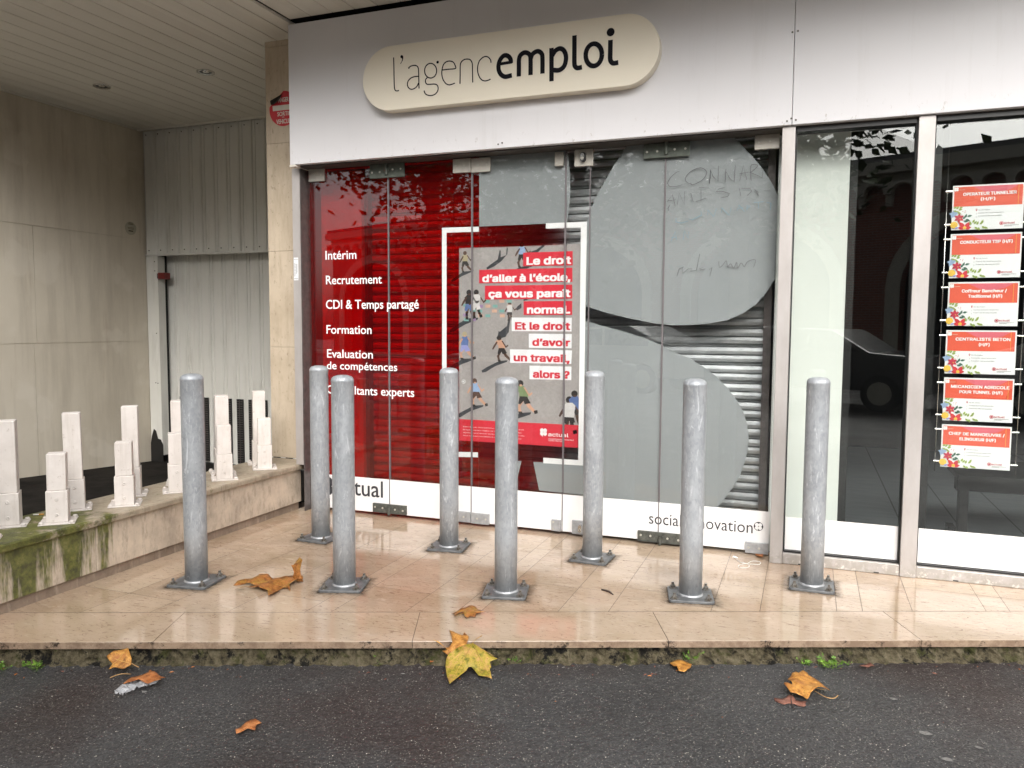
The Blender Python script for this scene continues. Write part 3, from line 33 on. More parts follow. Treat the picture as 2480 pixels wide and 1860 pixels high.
# ---------------------------------------------------------------- material helpers
class NT:
    def __init__(s, name):
        m = bpy.data.materials.new(name); m.use_nodes = True
        s.m = m; s.n = m.node_tree.nodes; s.l = m.node_tree.links; s.b = s.n['Principled BSDF']; s.out = s.n['Material Output']
        s.tc = None; s.rand = None
    def co(s, sc=(1, 1, 1), rot=(0, 0, 0), loc=(0, 0, 0)):
        if s.tc is None: s.tc = s.n.new('ShaderNodeTexCoord')
        mp = s.n.new('ShaderNodeMapping'); src = s.tc.outputs['Object']
        if s.rand:
            oi = s.n.new('ShaderNodeObjectInfo'); va = s.n.new('ShaderNodeVectorMath'); va.operation = 'MULTIPLY_ADD'
            s.l.new(oi.outputs['Location'], va.inputs[0]); va.inputs[1].default_value = (s.rand, s.rand, s.rand); s.l.new(src, va.inputs[2]); src = va.outputs[0]
        s.l.new(src, mp.inputs[0])
        mp.inputs['Scale'].default_value = sc; mp.inputs['Rotation'].default_value = rot; mp.inputs['Location'].default_value = loc
        return mp.outputs[0]
    def noise(s, scale, detail=4, rough=0.6, sc=(1, 1, 1), rot=(0, 0, 0), loc=(0, 0, 0), dist=0.0):
        t = s.n.new('ShaderNodeTexNoise'); t.inputs['Scale'].default_value = scale; t.inputs['Detail'].default_value = detail
        t.inputs['Roughness'].default_value = rough; t.inputs['Distortion'].default_value = dist
        s.l.new(s.co(sc, rot, loc), t.inputs['Vector']); return t.outputs['Fac']
    def vor(s, scale, sc=(1, 1, 1), feat='F1', out='Distance', rand=1.0):
        t = s.n.new('ShaderNodeTexVoronoi'); t.feature = feat; t.inputs['Scale'].default_value = scale; t.inputs['Randomness'].default_value = rand
        s.l.new(s.co(sc), t.inputs['Vector']); return t.outputs[out]
    def ramp(s, fac, stops, interp='LINEAR'):
        r = s.n.new('ShaderNodeValToRGB'); e = r.color_ramp; e.interpolation = interp
        while len(e.elements) < len(stops): e.elements.new(0.5)
        for k, (p, c) in enumerate(stops):
            e.elements[k].position = p
            e.elements[k].color = (c, c, c, 1) if isinstance(c, (int, float)) else ((*c, 1) if len(c) == 3 else c)
        s.l.new(fac, r.inputs[0]); return r.outputs[0]
    def mix(s, fac, a, b, mode='MIX'):
        m = s.n.new('ShaderNodeMix'); m.data_type = 'RGBA'; m.blend_type = mode
        for v, i in ((fac, 0), (a, 6), (b, 7)):
            if hasattr(v, 'links') or hasattr(v, 'is_linked'): s.l.new(v, m.inputs[i])
            elif isinstance(v, (int, float)) and i == 0: m.inputs[0].default_value = v
            else: m.inputs[i].default_value = (*v, 1) if len(v) == 3 else v
        return m.outputs[2]
    def math(s, op, a, b=0.0, clamp=False):
        m = s.n.new('ShaderNodeMath'); m.operation = op; m.use_clamp = clamp
        for v, i in ((a, 0), (b, 1)):
            if isinstance(v, (int, float)): m.inputs[i].default_value = v
            else: s.l.new(v, m.inputs[i])
        return m.outputs[0]
    def sep(s, which, sc=(1, 1, 1)):
        x = s.n.new('ShaderNodeSeparateXYZ'); s.l.new(s.co(sc), x.inputs[0]); return x.outputs[which]
    def attr(s, name):
        a = s.n.new('ShaderNodeAttribute'); a.attribute_name = name; return a.outputs['Fac']
    def rnd(s):
        a = s.n.new('ShaderNodeObjectInfo'); return a.outputs['Random']
    def set(s, col=None, rough=None, metal=None, spec=None, coat=None, coatr=None):
        for v, k in ((col, 'Base Color'), (rough, 'Roughness'), (metal, 'Metallic'), (spec, 'Specular IOR Level'), (coat, 'Coat Weight'), (coatr, 'Coat Roughness')):
            if v is None: continue
            if isinstance(v, (int, float)): s.b.inputs[k].default_value = v
            elif isinstance(v, (tuple, list)): s.b.inputs[k].default_value = (*v, 1)
            else: s.l.new(v, s.b.inputs[k])
        return s
    def bump(s, h, strength=0.3, dist=0.01):
        b = s.n.new('ShaderNodeBump'); b.inputs['Strength'].default_value = strength; b.inputs['Distance'].default_value = dist
        s.l.new(h, b.inputs['Height']); s.l.new(b.outputs[0], s.b.inputs['Normal']); return s

def plain(name, col, rough=0.5, metal=0.0, var=0.12, scale=9.0, spec=0.5, coat=0, bump=0.0, bscale=60, coatr=0.05):
    t = NT(name); f = t.noise(scale, 5, 0.62)
    a = tuple(c * (1 - var) for c in col); b = tuple(min(1, c * (1 + var)) for c in col)
    t.set(t.ramp(f, [(0.3, a), (0.7, b)]), rough, metal, spec, coat, coatr)
    if bump: t.bump(t.noise(bscale, 4), bump, 0.004)
    return t.m
M = {}
def sec(): pass
# ---- asphalt: wet, dark, pale aggregate grains
t = NT('wet_asphalt')
big = t.noise(1.1, 4, 0.55); fine = t.noise(75, 4, 0.75)
base = t.mix(t.ramp(big, [(0.35, 0.0), (0.65, 1.0)]), (0.040, 0.0395, 0.040), (0.064, 0.064, 0.065))
base = t.mix(t.math('MULTIPLY', t.ramp(t.noise(0.9, 3, loc=(3, 1, 0)), [(0.46, 0.0), (0.62, 1.0)]), 0.85), base, (0.038, 0.027, 0.0255))
base = t.mix(t.ramp(fine, [(0.36, 0.5), (0.52, 0.0)]), base, (0.010, 0.008, 0.008))
base = t.mix(t.ramp(fine, [(0.55, 0.0), (0.72, 0.55)]), base, (0.105, 0.10, 0.097))
for sc_v, r0, r1, p0, p1, cc, am in ((55, 0.09, 0.15, 0.70, 0.76, (0.80, 0.75, 0.65), 1.0), (105, 0.15, 0.25, 0.53, 0.62, (0.42, 0.40, 0.35), 0.9), (120, 0.18, 0.32, 0.45, 0.6, (0.20, 0.19, 0.175), 0.6)):
    g1 = t.ramp(t.vor(sc_v), [(r0, 1.0), (r1, 0.0)]); pick = t.ramp(t.vor(sc_v, out='Color'), [(p0, 0.0), (p1, 1.0)])
    base = t.mix(t.math('MULTIPLY', t.math('MULTIPLY', g1, pick), am), base, cc)
t.set(base, t.ramp(t.noise(2.3, 4, loc=(1, 5, 0)), [(0.35, 0.34), (0.68, 0.60)]), spec=0.38)
t.bump(t.math('ADD', fine, t.vor(90)), 0.7, 0.008); M['asphalt'] = t.m
# ---- polished marble-like limestone
def marble(name, tint=1.0, pink=0.0, rough=0.07, grime=True):
    t = NT(name); v = t.attr('tile')
    c = t.ramp(v, [(0.0, (0.345, 0.255, 0.17)), (0.35, (0.41, 0.312, 0.212)), (0.7, (0.44, 0.345, 0.245)), (1.0, (0.375, 0.272, 0.19))])
    cl = t.noise(2.6, 5, 0.6, sc=(1.0, 1.6, 1), dist=0.6)
    c = t.mix(t.ramp(cl, [(0.38, 0.0), (0.66, 0.85)]), c, (0.49, 0.375, 0.275))
    c = t.mix(t.math('MULTIPLY', t.ramp(t.noise(1.3, 3, loc=(4, 2, 0)), [(0.52, 0.0), (0.72, 0.5)]), 1.0), c, (0.42, 0.275, 0.19))
    vein = t.ramp(t.noise(34, 6, 0.8, sc=(0.5, 1.5, 1), rot=(0, 0, 0.12), dist=1.3), [(0.35, 1.0), (0.46, 0.0)])
    c = t.mix(t.math('MULTIPLY', vein, 0.62), c, (0.15, 0.072, 0.045))
    pale = t.ramp(t.noise(17, 5, 0.7, sc=(0.5, 1.6, 1), loc=(7, 3, 1), dist=0.8), [(0.58, 0.0), (0.7, 0.6)])
    c = t.mix(pale, c, (0.58, 0.475, 0.365))
    sp = t.ramp(t.noise(75, 3, 0.6), [(0.29, 1.0), (0.35, 0.0)])
    c = t.mix(t.math('MULTIPLY', sp, 0.6), c, (0.12, 0.075, 0.05))
    if grime: c = t.mix(t.math('MULTIPLY', t.ramp(t.noise(3.1, 5, 0.65, loc=(9, 9, 9)), [(0.5, 0.0), (0.75, 0.55)]), 1.0), c, (0.27, 0.205, 0.145))
    t.set(c, t.ramp(t.noise(5, 5, 0.6, loc=(2, 8, 0)), [(0.3, rough), (0.7, rough * 2.1)]), spec=0.7)
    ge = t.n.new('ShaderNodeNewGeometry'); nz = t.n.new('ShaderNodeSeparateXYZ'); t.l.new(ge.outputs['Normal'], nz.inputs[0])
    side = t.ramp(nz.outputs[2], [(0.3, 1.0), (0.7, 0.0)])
    dirt_shade = t.ramp(t.noise(14, 6, 0.75, loc=(3, 3, 3)), [(0.42, 0.55), (0.58, 1.0)])
    c2 = t.mix(t.math('MULTIPLY', side, dirt_shade), c, (0.21, 0.145, 0.10))  # upright faces: dirt, plus the dimness of top-lit stone painted into the colour
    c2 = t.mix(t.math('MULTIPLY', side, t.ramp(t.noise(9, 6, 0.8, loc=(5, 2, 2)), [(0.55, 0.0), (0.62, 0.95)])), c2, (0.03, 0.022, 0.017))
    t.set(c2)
    t.bump(t.noise(9, 3), 0.03, 0.01)
    return t.m
M['marble'] = marble('polished_limestone'); M['slab'] = marble('limestone_edge_slab', grime=False, rough=0.055)
M['grout'] = plain('dark_joint', (0.09, 0.065, 0.05), 0.9)
t = NT('mossy_concrete')
c = t.ramp(t.noise(19, 7, 0.78), [(0.34, (0.022, 0.019, 0.012)), (0.48, (0.13, 0.108, 0.062)), (0.66, (0.24, 0.205, 0.135))])
c = t.mix(t.ramp(t.noise(12, 6, 0.75, loc=(2, 2, 2)), [(0.53, 0.0), (0.62, 0.8)]), c, (0.06, 0.068, 0.014))
c = t.mix(t.ramp(t.noise(9, 6, 0.78, loc=(5, 2, 2)), [(0.53, 0.0), (0.60, 1.0)]), c, (0.010, 0.009, 0.007))
t.set(c, 0.9, spec=0.3); t.bump(t.noise(45, 6, 0.75), 1.0, 0.035); M['moss_concrete'] = t.m
# ---- low wall stone with green streaks that fade away from the street end
def wallstone(name, moss, base=(0.36, 0.285, 0.22), top=False):
    t = NT(name)
    c = t.ramp(t.noise(5, 6, 0.65), [(0.3, tuple(b * 0.68 for b in base)), (0.52, base), (0.72, tuple(b * 1.22 for b in base))])
    c = t.mix(t.math('MULTIPLY', t.ramp(t.noise(26, 5, 0.7, sc=(1, 1, 0.35)), [(0.5, 0.0), (0.7, 0.5)]), 1.0), c, (0.17, 0.125, 0.09))
    c = t.mix(t.ramp(t.noise(16, 5, 0.7, sc=(1, 1, 0.3), loc=(2, 0, 0)), [(0.55, 0.0), (0.72, 0.7)]), c, (0.52, 0.43, 0.34))
    if moss:
        y = t.sep(1)
        fade = t.ramp(t.math('MULTIPLY', y, 0.2), [(0.54, 0.9), (0.615, 0.72), (0.638, 0.25), (0.70, 0.0)])
        n = t.noise(6.5, 6, 0.72, sc=(1, 1, 0.13 if not top else 1), loc=(0.2, 0.35, 0))
        thr = t.ramp(t.math('ADD', t.math('MULTIPLY', n, 1.0), t.math('ADD', t.math('MULTIPLY', fade, 0.30), t.math('MULTIPLY', t.sep(2), 0.30 if not top else 0.32))), [(0.73, 0.0), (0.83, 1.0)])
        g = t.ramp(t.noise(22, 5, 0.7), [(0.35, (0.03, 0.038, 0.004)), (0.55, (0.11, 0.12, 0.016)), (0.72, (0.22, 0.20, 0.06))])
        c = t.mix(t.math('MULTIPLY', thr, 0.92), c, g)
    t.set(c, 0.78 if not top else 0.55, spec=0.4); t.bump(t.noise(70, 5, 0.7), 0.35, 0.006)
    return t.m
M['wall_stone'] = wallstone('mossy_stone_facing', True, (0.56, 0.47, 0.37)); M['plinth'] = wallstone('stone_plinth', False, (0.29, 0.22, 0.165))
M['coping'] = wallstone('mossy_stone_coping', True, (0.37, 0.315, 0.235), True)
t = NT('pier_limestone')
c = t.ramp(t.noise(3.0, 5, 0.6), [(0.3, (0.44, 0.36, 0.26)), (0.7, (0.58, 0.49, 0.375))])
c = t.mix(t.ramp(t.noise(20, 5, 0.7, sc=(1, 1, 0.18)), [(0.48, 0.0), (0.72, 0.55)]), c, (0.33, 0.255, 0.175))
c = t.mix(t.ramp(t.noise(45, 4, 0.7, sc=(1, 1, 0.5)), [(0.6, 0.0), (0.7, 0.7)]), c, (0.22, 0.165, 0.11))
t.set(c, 0.7); t.bump(t.noise(60, 4), 0.15, 0.004); M['pier'] = t.m
# ---- stained concrete of the passage wall
t = NT('stained_concrete')
c = t.ramp(t.noise(0.9, 6, 0.62, sc=(1, 1, 0.7)), [(0.28, (0.56, 0.505, 0.41)), (0.5, (0.64, 0.585, 0.485)), (0.72, (0.70, 0.645, 0.54))])
c = t.mix(t.ramp(t.noise(5.5, 6, 0.68, sc=(1, 1, 0.10)), [(0.47, 0.0), (0.75, 0.5)]), c, (0.36, 0.315, 0.25))
c = t.mix(t.ramp(t.noise(9, 5, 0.7, sc=(1, 1, 0.08), loc=(3, 1, 0)), [(0.60, 0.0), (0.74, 0.4)]), c, (0.38, 0.29, 0.21))
c = t.mix(t.ramp(t.noise(2.3, 4, 0.5, loc=(0, 3.2, 1.0)), [(0.60, 0.0), (0.65, 0.3)]), c, (0.74, 0.69, 0.60))
t.set(c, 0.82, spec=0.3); t.bump(t.noise(40, 5, 0.65), 0.12, 0.004); M['concrete'] = t.m
t = NT('dirty_driveway')
c = t.ramp(t.noise(3, 6, 0.7), [(0.3, (0.006, 0.0055, 0.005)), (0.7, (0.026, 0.023, 0.02))])
t.set(c, 0.95, spec=0.06); t.bump(t.noise(60, 4), 0.4, 0.006); M['driveway'] = t.m
t = NT('soffit_paint')
c = t.ramp(t.noise(0.7, 5, 0.6), [(0.3, (0.74, 0.72, 0.65)), (0.7, (0.80, 0.78, 0.71))])
c = t.mix(t.math('MULTIPLY', t.ramp(t.vor(2.0, sc=(5.9, 0.01, 0.01), out='Color'), [(0.1, 0.0), (0.9, 0.22)]), 1.0), c, (0.50, 0.47, 0.40))
c = t.mix(t.ramp(t.noise(42, 3, 0.6), [(0.70, 0.0), (0.76, 0.45)]), c, (0.16, 0.12, 0.08))
t.set(c, 0.55); M['soffit'] = t.m
M['gap'] = plain('black_gap', (0.008, 0.008, 0.008), 0.8)
t = NT('white_fascia')
c = t.ramp(t.noise(0.8, 4, 0.6), [(0.3, (0.655, 0.65, 0.665)), (0.7, (0.705, 0.70, 0.715))])
c = t.mix(t.ramp(t.noise(60, 4, 0.7, loc=(3, 0, 0)), [(0.69, 0.0), (0.75, 0.35)]), c, (0.40, 0.37, 0.33))
c = t.mix(t.ramp(t.noise(7, 6, 0.75, sc=(1, 1, 0.06), loc=(1, 0, 0)), [(0.56, 0.0), (0.76, 0.30)]), c, (0.50, 0.485, 0.46))
dz = t.ramp(t.sep(2, (1, 1, 0.25)), [(0.612, 1.0), (0.648, 0.0)])
c = t.mix(t.math('MULTIPLY', dz, t.ramp(t.noise(21, 6, 0.75, sc=(1.6, 1, 0.8)), [(0.60, 0.0), (0.69, 0.9)])), c, (0.30, 0.265, 0.22))
t.set(c, t.ramp(t.noise(1.6, 3, 0.5, loc=(1, 2, 2)), [(0.3, 0.30), (0.7, 0.38)]), spec=0.5)
t.bump(t.noise(1.5, 2, 0.4), 0.06, 0.05); M['fascia'] = t.m
M['fascia_under'] = plain('dark_header', (0.06, 0.052, 0.045), 0.6, var=0.3)
t = NT('brushed_aluminium')
c = t.ramp(t.noise(6, 5, 0.65, sc=(1, 1, 0.4)), [(0.3, (0.42, 0.39, 0.37)), (0.7, (0.54, 0.515, 0.50))])
low = t.ramp(t.sep(2, (1, 1, 1)), [(0.0, 1.0), (0.11, 0.0)])
c = t.mix(t.math('MULTIPLY', low, t.ramp(t.noise(16, 5, 0.7), [(0.42, 0.0), (0.55, 0.8)])), c, (0.36, 0.335, 0.29))
c = t.mix(t.math('MULTIPLY', low, t.ramp(t.noise(24, 5, 0.75, loc=(4, 4, 4)), [(0.55, 0.0), (0.62, 0.9)])), c, (0.72, 0.69, 0.64))
t.set(c, 0.42, 0.35, 0.5); M['alu'] = t.m
M['alu_dark'] = plain('dark_aluminium', (0.13, 0.115, 0.11), 0.45, 0.4, var=0.25, scale=20)
M['steel'] = plain('brushed_steel_plate', (0.50, 0.475, 0.42), 0.42, 0.45, var=0.14, scale=14)
M['steel_low'] = plain('scuffed_steel_plate', (0.40, 0.41, 0.42), 0.5, 0.35, var=0.2, scale=30)
M['hinge'] = plain('dark_green_grey_hinge', (0.105, 0.12, 0.10), 0.45, 0.3, var=0.25, scale=25)
M['hinge_low'] = plain('dirty_hinge', (0.095, 0.098, 0.085), 0.65, 0.3, var=0.5, scale=35)
M['bolt_head'] = plain('pale_bolt_head', (0.55, 0.54, 0.48), 0.4, 0.4, var=0.1)
M['black'] = plain('black_plastic', (0.012, 0.012, 0.012), 0.4)
M['chrome'] = plain('chrome', (0.75, 0.74, 0.72), 0.22, 1.0, var=0.05)
t = NT('galvanised_steel'); t.rand = 3.7
v = t.vor(75, sc=(1, 1, 0.7), out='Color'); n = t.noise(16, 6, 0.72, sc=(1, 1, 0.45), dist=0.6)
c = t.ramp(t.math('ADD', t.math('MULTIPLY', n, 0.82), t.math('MULTIPLY', v, 0.18)), [(0.30, (0.255, 0.272, 0.292)), (0.5, (0.335, 0.355, 0.375)), (0.70, (0.415, 0.435, 0.455))])
c = t.mix(t.ramp(t.noise(24, 6, 0.75, sc=(1.5, 1.5, 0.25), dist=1.6, loc=(5, 1, 2)), [(0.57, 0.0), (0.65, 0.8)]), c, (0.62, 0.645, 0.665))
c = t.mix(t.ramp(t.noise(38, 5, 0.75, sc=(1, 1, 0.5), loc=(1, 7, 2)), [(0.60, 0.0), (0.70, 0.6)]), c, (0.20, 0.205, 0.205))
t.set(c, t.ramp(n, [(0.3, 0.36), (0.7, 0.54)]), 0.22, 0.55); t.bump(t.noise(22, 6, 0.65, sc=(1, 1, 0.5)), 0.16, 0.008); M['galv'] = t.m
t = NT('galvanised_plate')
c = t.ramp(t.noise(20, 5, 0.65), [(0.3, (0.13, 0.135, 0.14)), (0.7, (0.235, 0.245, 0.25))])
t.set(c, 0.5, 0.5); t.bump(t.noise(70, 4), 0.15, 0.003); M['galv_plate'] = t.m
M['weld'] = plain('bright_weld', (0.36, 0.37, 0.38), 0.4, 0.4, var=0.5, bump=0.6, bscale=90)
t = NT('bolt_metal'); t.set(t.ramp(t.noise(70, 3), [(0.35, (0.09, 0.075, 0.055)), (0.65, (0.30, 0.295, 0.28))]), 0.4, 0.6); M['bolt'] = t.m
t = NT('chalky_white_paint'); t.rand = 2.3
c = t.ramp(t.noise(9, 5, 0.6), [(0.3, (0.60, 0.555, 0.515)), (0.7, (0.70, 0.655, 0.615))])
c = t.mix(t.ramp(t.noise(40, 6, 0.8, sc=(1, 1, 0.9)), [(0.60, 0.0), (0.66, 0.65)]), c, (0.36, 0.30, 0.25))
c = t.mix(t.ramp(t.noise(30, 6, 0.75, sc=(1, 1, 0.07)), [(0.52, 0.0), (0.74, 0.4)]), c, (0.42, 0.36, 0.29))
c = t.mix(t.math('MULTIPLY', t.ramp(t.sep(2), [(0.0, 1.0), (0.05, 0.0)]), t.ramp(t.noise(30, 5, 0.7), [(0.4, 0.0), (0.6, 0.6)])), c, (0.30, 0.24, 0.18))
t.set(c, 0.55); t.bump(t.noise(34, 5, 0.6, sc=(1, 1, 3)), 0.16, 0.004); M['white_paint'] = t.m
t = NT('ribbed_sheet_paint')
c = t.ramp(t.noise(1.2, 4, 0.6), [(0.3, (0.64, 0.635, 0.59)), (0.7, (0.70, 0.695, 0.65))])
c = t.mix(t.ramp(t.noise(8, 5, 0.7, sc=(1, 1, 0.15)), [(0.52, 0.0), (0.75, 0.35)]), c, (0.30, 0.28, 0.235))
t.set(c, 0.45); M['sheet'] = t.m
M['sheet_line'] = plain('dark_sheet_screw', (0.07, 0.065, 0.055), 0.8)  # plain dark tone of the screws on the sheet metal
M['vent'] = plain('black_vent', (0.012, 0.012, 0.012), 0.5)
M['red_box'] = plain('dark_red_lamp', (0.16, 0.015, 0.012), 0.3)
t = NT('galvanised_shutter')
c = t.ramp(t.noise(26, 5, 0.7, sc=(0.35, 1, 1)), [(0.3, (0.42, 0.44, 0.445)), (0.55, (0.60, 0.62, 0.625)), (0.75, (0.74, 0.76, 0.765))])
t.set(c, 0.42, 0.5); M['shutter'] = t.m
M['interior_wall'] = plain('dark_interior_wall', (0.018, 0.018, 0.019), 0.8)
M['panel_pale'] = plain('pale_inner_panel', (0.52, 0.51, 0.50), 0.6)
M['pillar'] = plain('pale_green_grey_pillar', (0.74, 0.765, 0.73), 0.55, var=0.04, scale=2)
t = NT('dark_tile_floor')
fx = t.math('FRACT', t.math('ADD', t.math('DIVIDE', t.math('SUBTRACT', t.sep(0), 0.635), 0.366), 40.004))
ln = t.ramp(fx, [(0.0, 1.0), (0.022, 1.0), (0.030, 0.0)])
c = t.mix(ln, t.ramp(t.noise(6, 4, 0.6, sc=(0.5, 3, 1)), [(0.3, (0.17, 0.185, 0.195)), (0.7, (0.24, 0.255, 0.265))]), (0.01, 0.01, 0.01))
t.set(c, 0.35); M['inner_floor'] = t.m
M['sign_cream'] = plain('cream_sign', (0.78, 0.725, 0.60), 0.42, var=0.02, scale=2, spec=0.45)
M['ink'] = plain('black_lettering', (0.006, 0.006, 0.009), 0.6, spec=0.12)
M['white_vinyl'] = plain('white_vinyl', (0.86, 0.855, 0.85), 0.4, var=0.02)
M['text_white'] = plain('white_lettering', (0.88, 0.875, 0.87), 0.4, var=0.01)
M['grey_ink'] = plain('dark_grey_lettering', (0.055, 0.055, 0.062), 0.6, spec=0.2)
t = NT('grey_frosted_film')
c = t.ramp(t.noise(1.2, 4, 0.6), [(0.3, (0.265, 0.285, 0.29)), (0.7, (0.31, 0.33, 0.335))])
c = t.mix(t.ramp(t.noise(13, 6, 0.75, dist=1.2), [(0.58, 0.0), (0.72, 0.22)]), c, (0.46, 0.485, 0.49))
t.set(c, 0.6); M['grey_film'] = t.m
def film(name, grad=False):
    t = NT(name); tr = t.n.new('ShaderNodeBsdfTransparent'); mx = t.n.new('ShaderNodeMixShader')
    tr.inputs[0].default_value = (0.93, 0.003, 0.007, 1)
    t.set((0.26, 0.001, 0.004), 0.6, spec=0.15); mx.inputs[0].default_value = 0.12
    if grad:
        x = t.math('DIVIDE', t.math('ADD', t.sep(0), 2.06), 0.62, True)
        t.l.new(t.ramp(x, [(0.0, (0.80, 0.045, 0.05)), (0.35, (0.72, 0.16, 0.17)), (0.75, (0.82, 0.52, 0.54)), (1.0, (0.97, 0.96, 0.96))]), tr.inputs[0])
        t.l.new(t.ramp(x, [(0.0, 0.22), (0.6, 0.10), (1.0, 0.0)]), mx.inputs[0])
    t.l.new(tr.outputs[0], mx.inputs[1]); t.l.new(t.b.outputs[0], mx.inputs[2]); t.l.new(mx.outputs[0], t.out.inputs[0]); return t.m
M['red_film'] = film('red_see_through_film'); M['red_fade'] = film('red_fading_film', True)
def glass(name, tint=(0.955, 0.962, 0.96), k=1.0):
    t = NT(name); t.n.remove(t.b)
    tr = t.n.new('ShaderNodeBsdfTransparent'); tr.inputs[0].default_value = (*tint, 1)
    gl = t.n.new('ShaderNodeBsdfGlossy'); gl.inputs['Roughness'].default_value = 0.0; gl.inputs[0].default_value = (0.98, 1.0, 0.99, 1)
    ge = t.n.new('ShaderNodeNewGeometry'); dp = t.n.new('ShaderNodeVectorMath'); dp.operation = 'DOT_PRODUCT'
    t.l.new(ge.outputs['Normal'], dp.inputs[0]); t.l.new(ge.outputs['Incoming'], dp.inputs[1])
    c = t.math('ABSOLUTE', dp.outputs['Value']); q = t.math('POWER', t.math('SUBTRACT', 1.0, c, True), 5.0)
    f = t.math('ADD', t.math('MULTIPLY', q, 0.95), 0.048 * k, True)
    mx = t.n.new('ShaderNodeMixShader'); t.l.new(f, mx.inputs[0]); t.l.new(tr.outputs[0], mx.inputs[1]); t.l.new(gl.outputs[0], mx.inputs[2])
    t.l.new(mx.outputs[0], t.out.inputs[0]); return t.m
M['glass'] = glass('clear_glass'); M['glass2'] = glass('double_glazing', (0.95, 0.965, 0.955), 1.15)
M['seal'] = plain('grey_glass_edge', (0.15, 0.135, 0.14), 0.4, var=0.1)
M['card_white'] = plain('white_card', (0.80, 0.81, 0.82), 0.5, var=0.03)
M['card_red'] = plain('orange_red_print', (0.72, 0.10, 0.05), 0.5, var=0.05)
M['card_pink'] = plain('pink_print', (0.68, 0.13, 0.17), 0.5, var=0.05)
M['brand_red'] = plain('poster_red', (0.66, 0.028, 0.05), 0.5, var=0.06)
t = NT('poster_playground')
c = t.ramp(t.noise(5, 6, 0.7), [(0.3, (0.34, 0.315, 0.30)), (0.7, (0.43, 0.405, 0.39))])
c = t.mix(t.ramp(t.noise(70, 4, 0.7), [(0.35, 0.35), (0.65, 0.0)]), c, (0.25, 0.23, 0.22))
t.set(c, 0.5); M['ground_print'] = t.m
for nm, cc in dict(p_shadow=(0.045, 0.048, 0.055), p_dark=(0.03, 0.026, 0.025), p_skin=(0.30, 0.17, 0.11), p_brown=(0.09, 0.045, 0.03), p_blue=(0.11, 0.17, 0.36), p_sky=(0.30, 0.42, 0.62), p_green=(0.20, 0.27, 0.13),
                   p_peach=(0.58, 0.33, 0.22), p_white=(0.62, 0.60, 0.58), p_khaki=(0.42, 0.36, 0.22), p_teal=(0.20, 0.40, 0.36), p_violet=(0.33, 0.22, 0.37), p_orange=(0.60, 0.38, 0.28), p_yellow=(0.75, 0.48, 0.06),
                   p_leaf=(0.30, 0.40, 0.10), p_dleaf=(0.05, 0.13, 0.09), p_lilac=(0.30, 0.32, 0.60), p_flower=(0.60, 0.03, 0.04), p_red=(0.50, 0.03, 0.06)).items():
    M[nm] = plain('print_' + nm[2:], cc, 0.5, var=0.08, scale=30)
M['danger_red'] = plain('faded_red_sticker', (0.55, 0.02, 0.03), 0.45); M['sticker_back'] = plain('dirty_sticker_back', (0.04, 0.033, 0.025), 0.8)
M['old_white'] = plain('yellowed_white', (0.72, 0.68, 0.60), 0.6)
M['pale_sticker'] = plain('bleached_sticker', (0.42, 0.39, 0.30), 0.6)
M['faint_ink'] = plain('faded_marker', (0.13, 0.135, 0.14), 0.7); M['faint_blue'] = plain('faded_blue_marker', (0.16, 0.27, 0.32), 0.7)
def leafmat(name, a, b, c3, edge=None, scale=34):
    t = NT(name)
    a = tuple(x * 0.62 for x in a); c3 = tuple(min(1, x * 1.25) for x in c3)
    c = t.ramp(t.noise(scale, 6, 0.72), [(0.36, a), (0.5, b), (0.64, c3)])
    c = t.mix(t.ramp(t.noise(scale * 6, 3, 0.6), [(0.58, 0.0), (0.68, 0.75)]), c, tuple(x * 0.35 for x in a))
    c = t.mix(t.ramp(t.noise(scale * 0.5, 4, 0.6, loc=(3, 1, 0)), [(0.52, 0.0), (0.66, 0.8)]), c, edge or c3)
    t.set(c, 0.5, spec=0.4); t.bump(t.noise(scale * 5, 4), 0.5, 0.003); return t.m
M['leaf_orange'] = leafmat('orange_leaf', (0.23, 0.062, 0.012), (0.29, 0.115, 0.022), (0.34, 0.135, 0.04), (0.27, 0.16, 0.03))
M['leaf_gold'] = leafmat('golden_leaf', (0.33, 0.125, 0.02), (0.42, 0.185, 0.035), (0.48, 0.25, 0.06), (0.36, 0.135, 0.04))
M['leaf_yellow'] = leafmat('yellow_green_leaf', (0.15, 0.155, 0.010), (0.34, 0.265, 0.028), (0.38, 0.21, 0.07), (0.32, 0.16, 0.06))
M['leaf_brown'] = leafmat('wet_brown_leaf', (0.13, 0.05, 0.035), (0.20, 0.085, 0.06), (0.26, 0.12, 0.085))
M['leaf_rust'] = leafmat('rusty_leaf', (0.25, 0.075, 0.02), (0.36, 0.12, 0.03), (0.42, 0.17, 0.06))
M['stem'] = plain('pale_stem', (0.42, 0.25, 0.10), 0.6); M['stem_dark'] = plain('dark_stem', (0.05, 0.03, 0.025), 0.5)
M['vein'] = plain('leaf_vein', (0.46, 0.28, 0.07), 0.6)
M['weed'] = leafmat('fresh_weed', (0.06, 0.14, 0.015), (0.12, 0.24, 0.03), (0.19, 0.31, 0.05), scale=40)
M['cord'] = plain('white_cord', (0.78, 0.76, 0.72), 0.4); M['gum'] = plain('pale_gum', (0.17, 0.165, 0.155), 0.8, var=0.35, scale=120); M['filter'] = plain('orange_filter', (0.60, 0.30, 0.06), 0.7)
t = NT('clear_wrap'); t.set((0.75, 0.76, 0.78), 0.15, spec=0.8); t.b.inputs['Alpha'].default_value = 0.45; t.bump(t.noise(60, 3), 1.0, 0.01); M['wrap'] = t.m
t = NT('red_brick'); bk = t.n.new('ShaderNodeTexBrick'); bk.inputs['Scale'].default_value = 1.0
t.l.new(t.co((1, 1, 1), (R(90), 0, 0)), bk.inputs['Vector'])
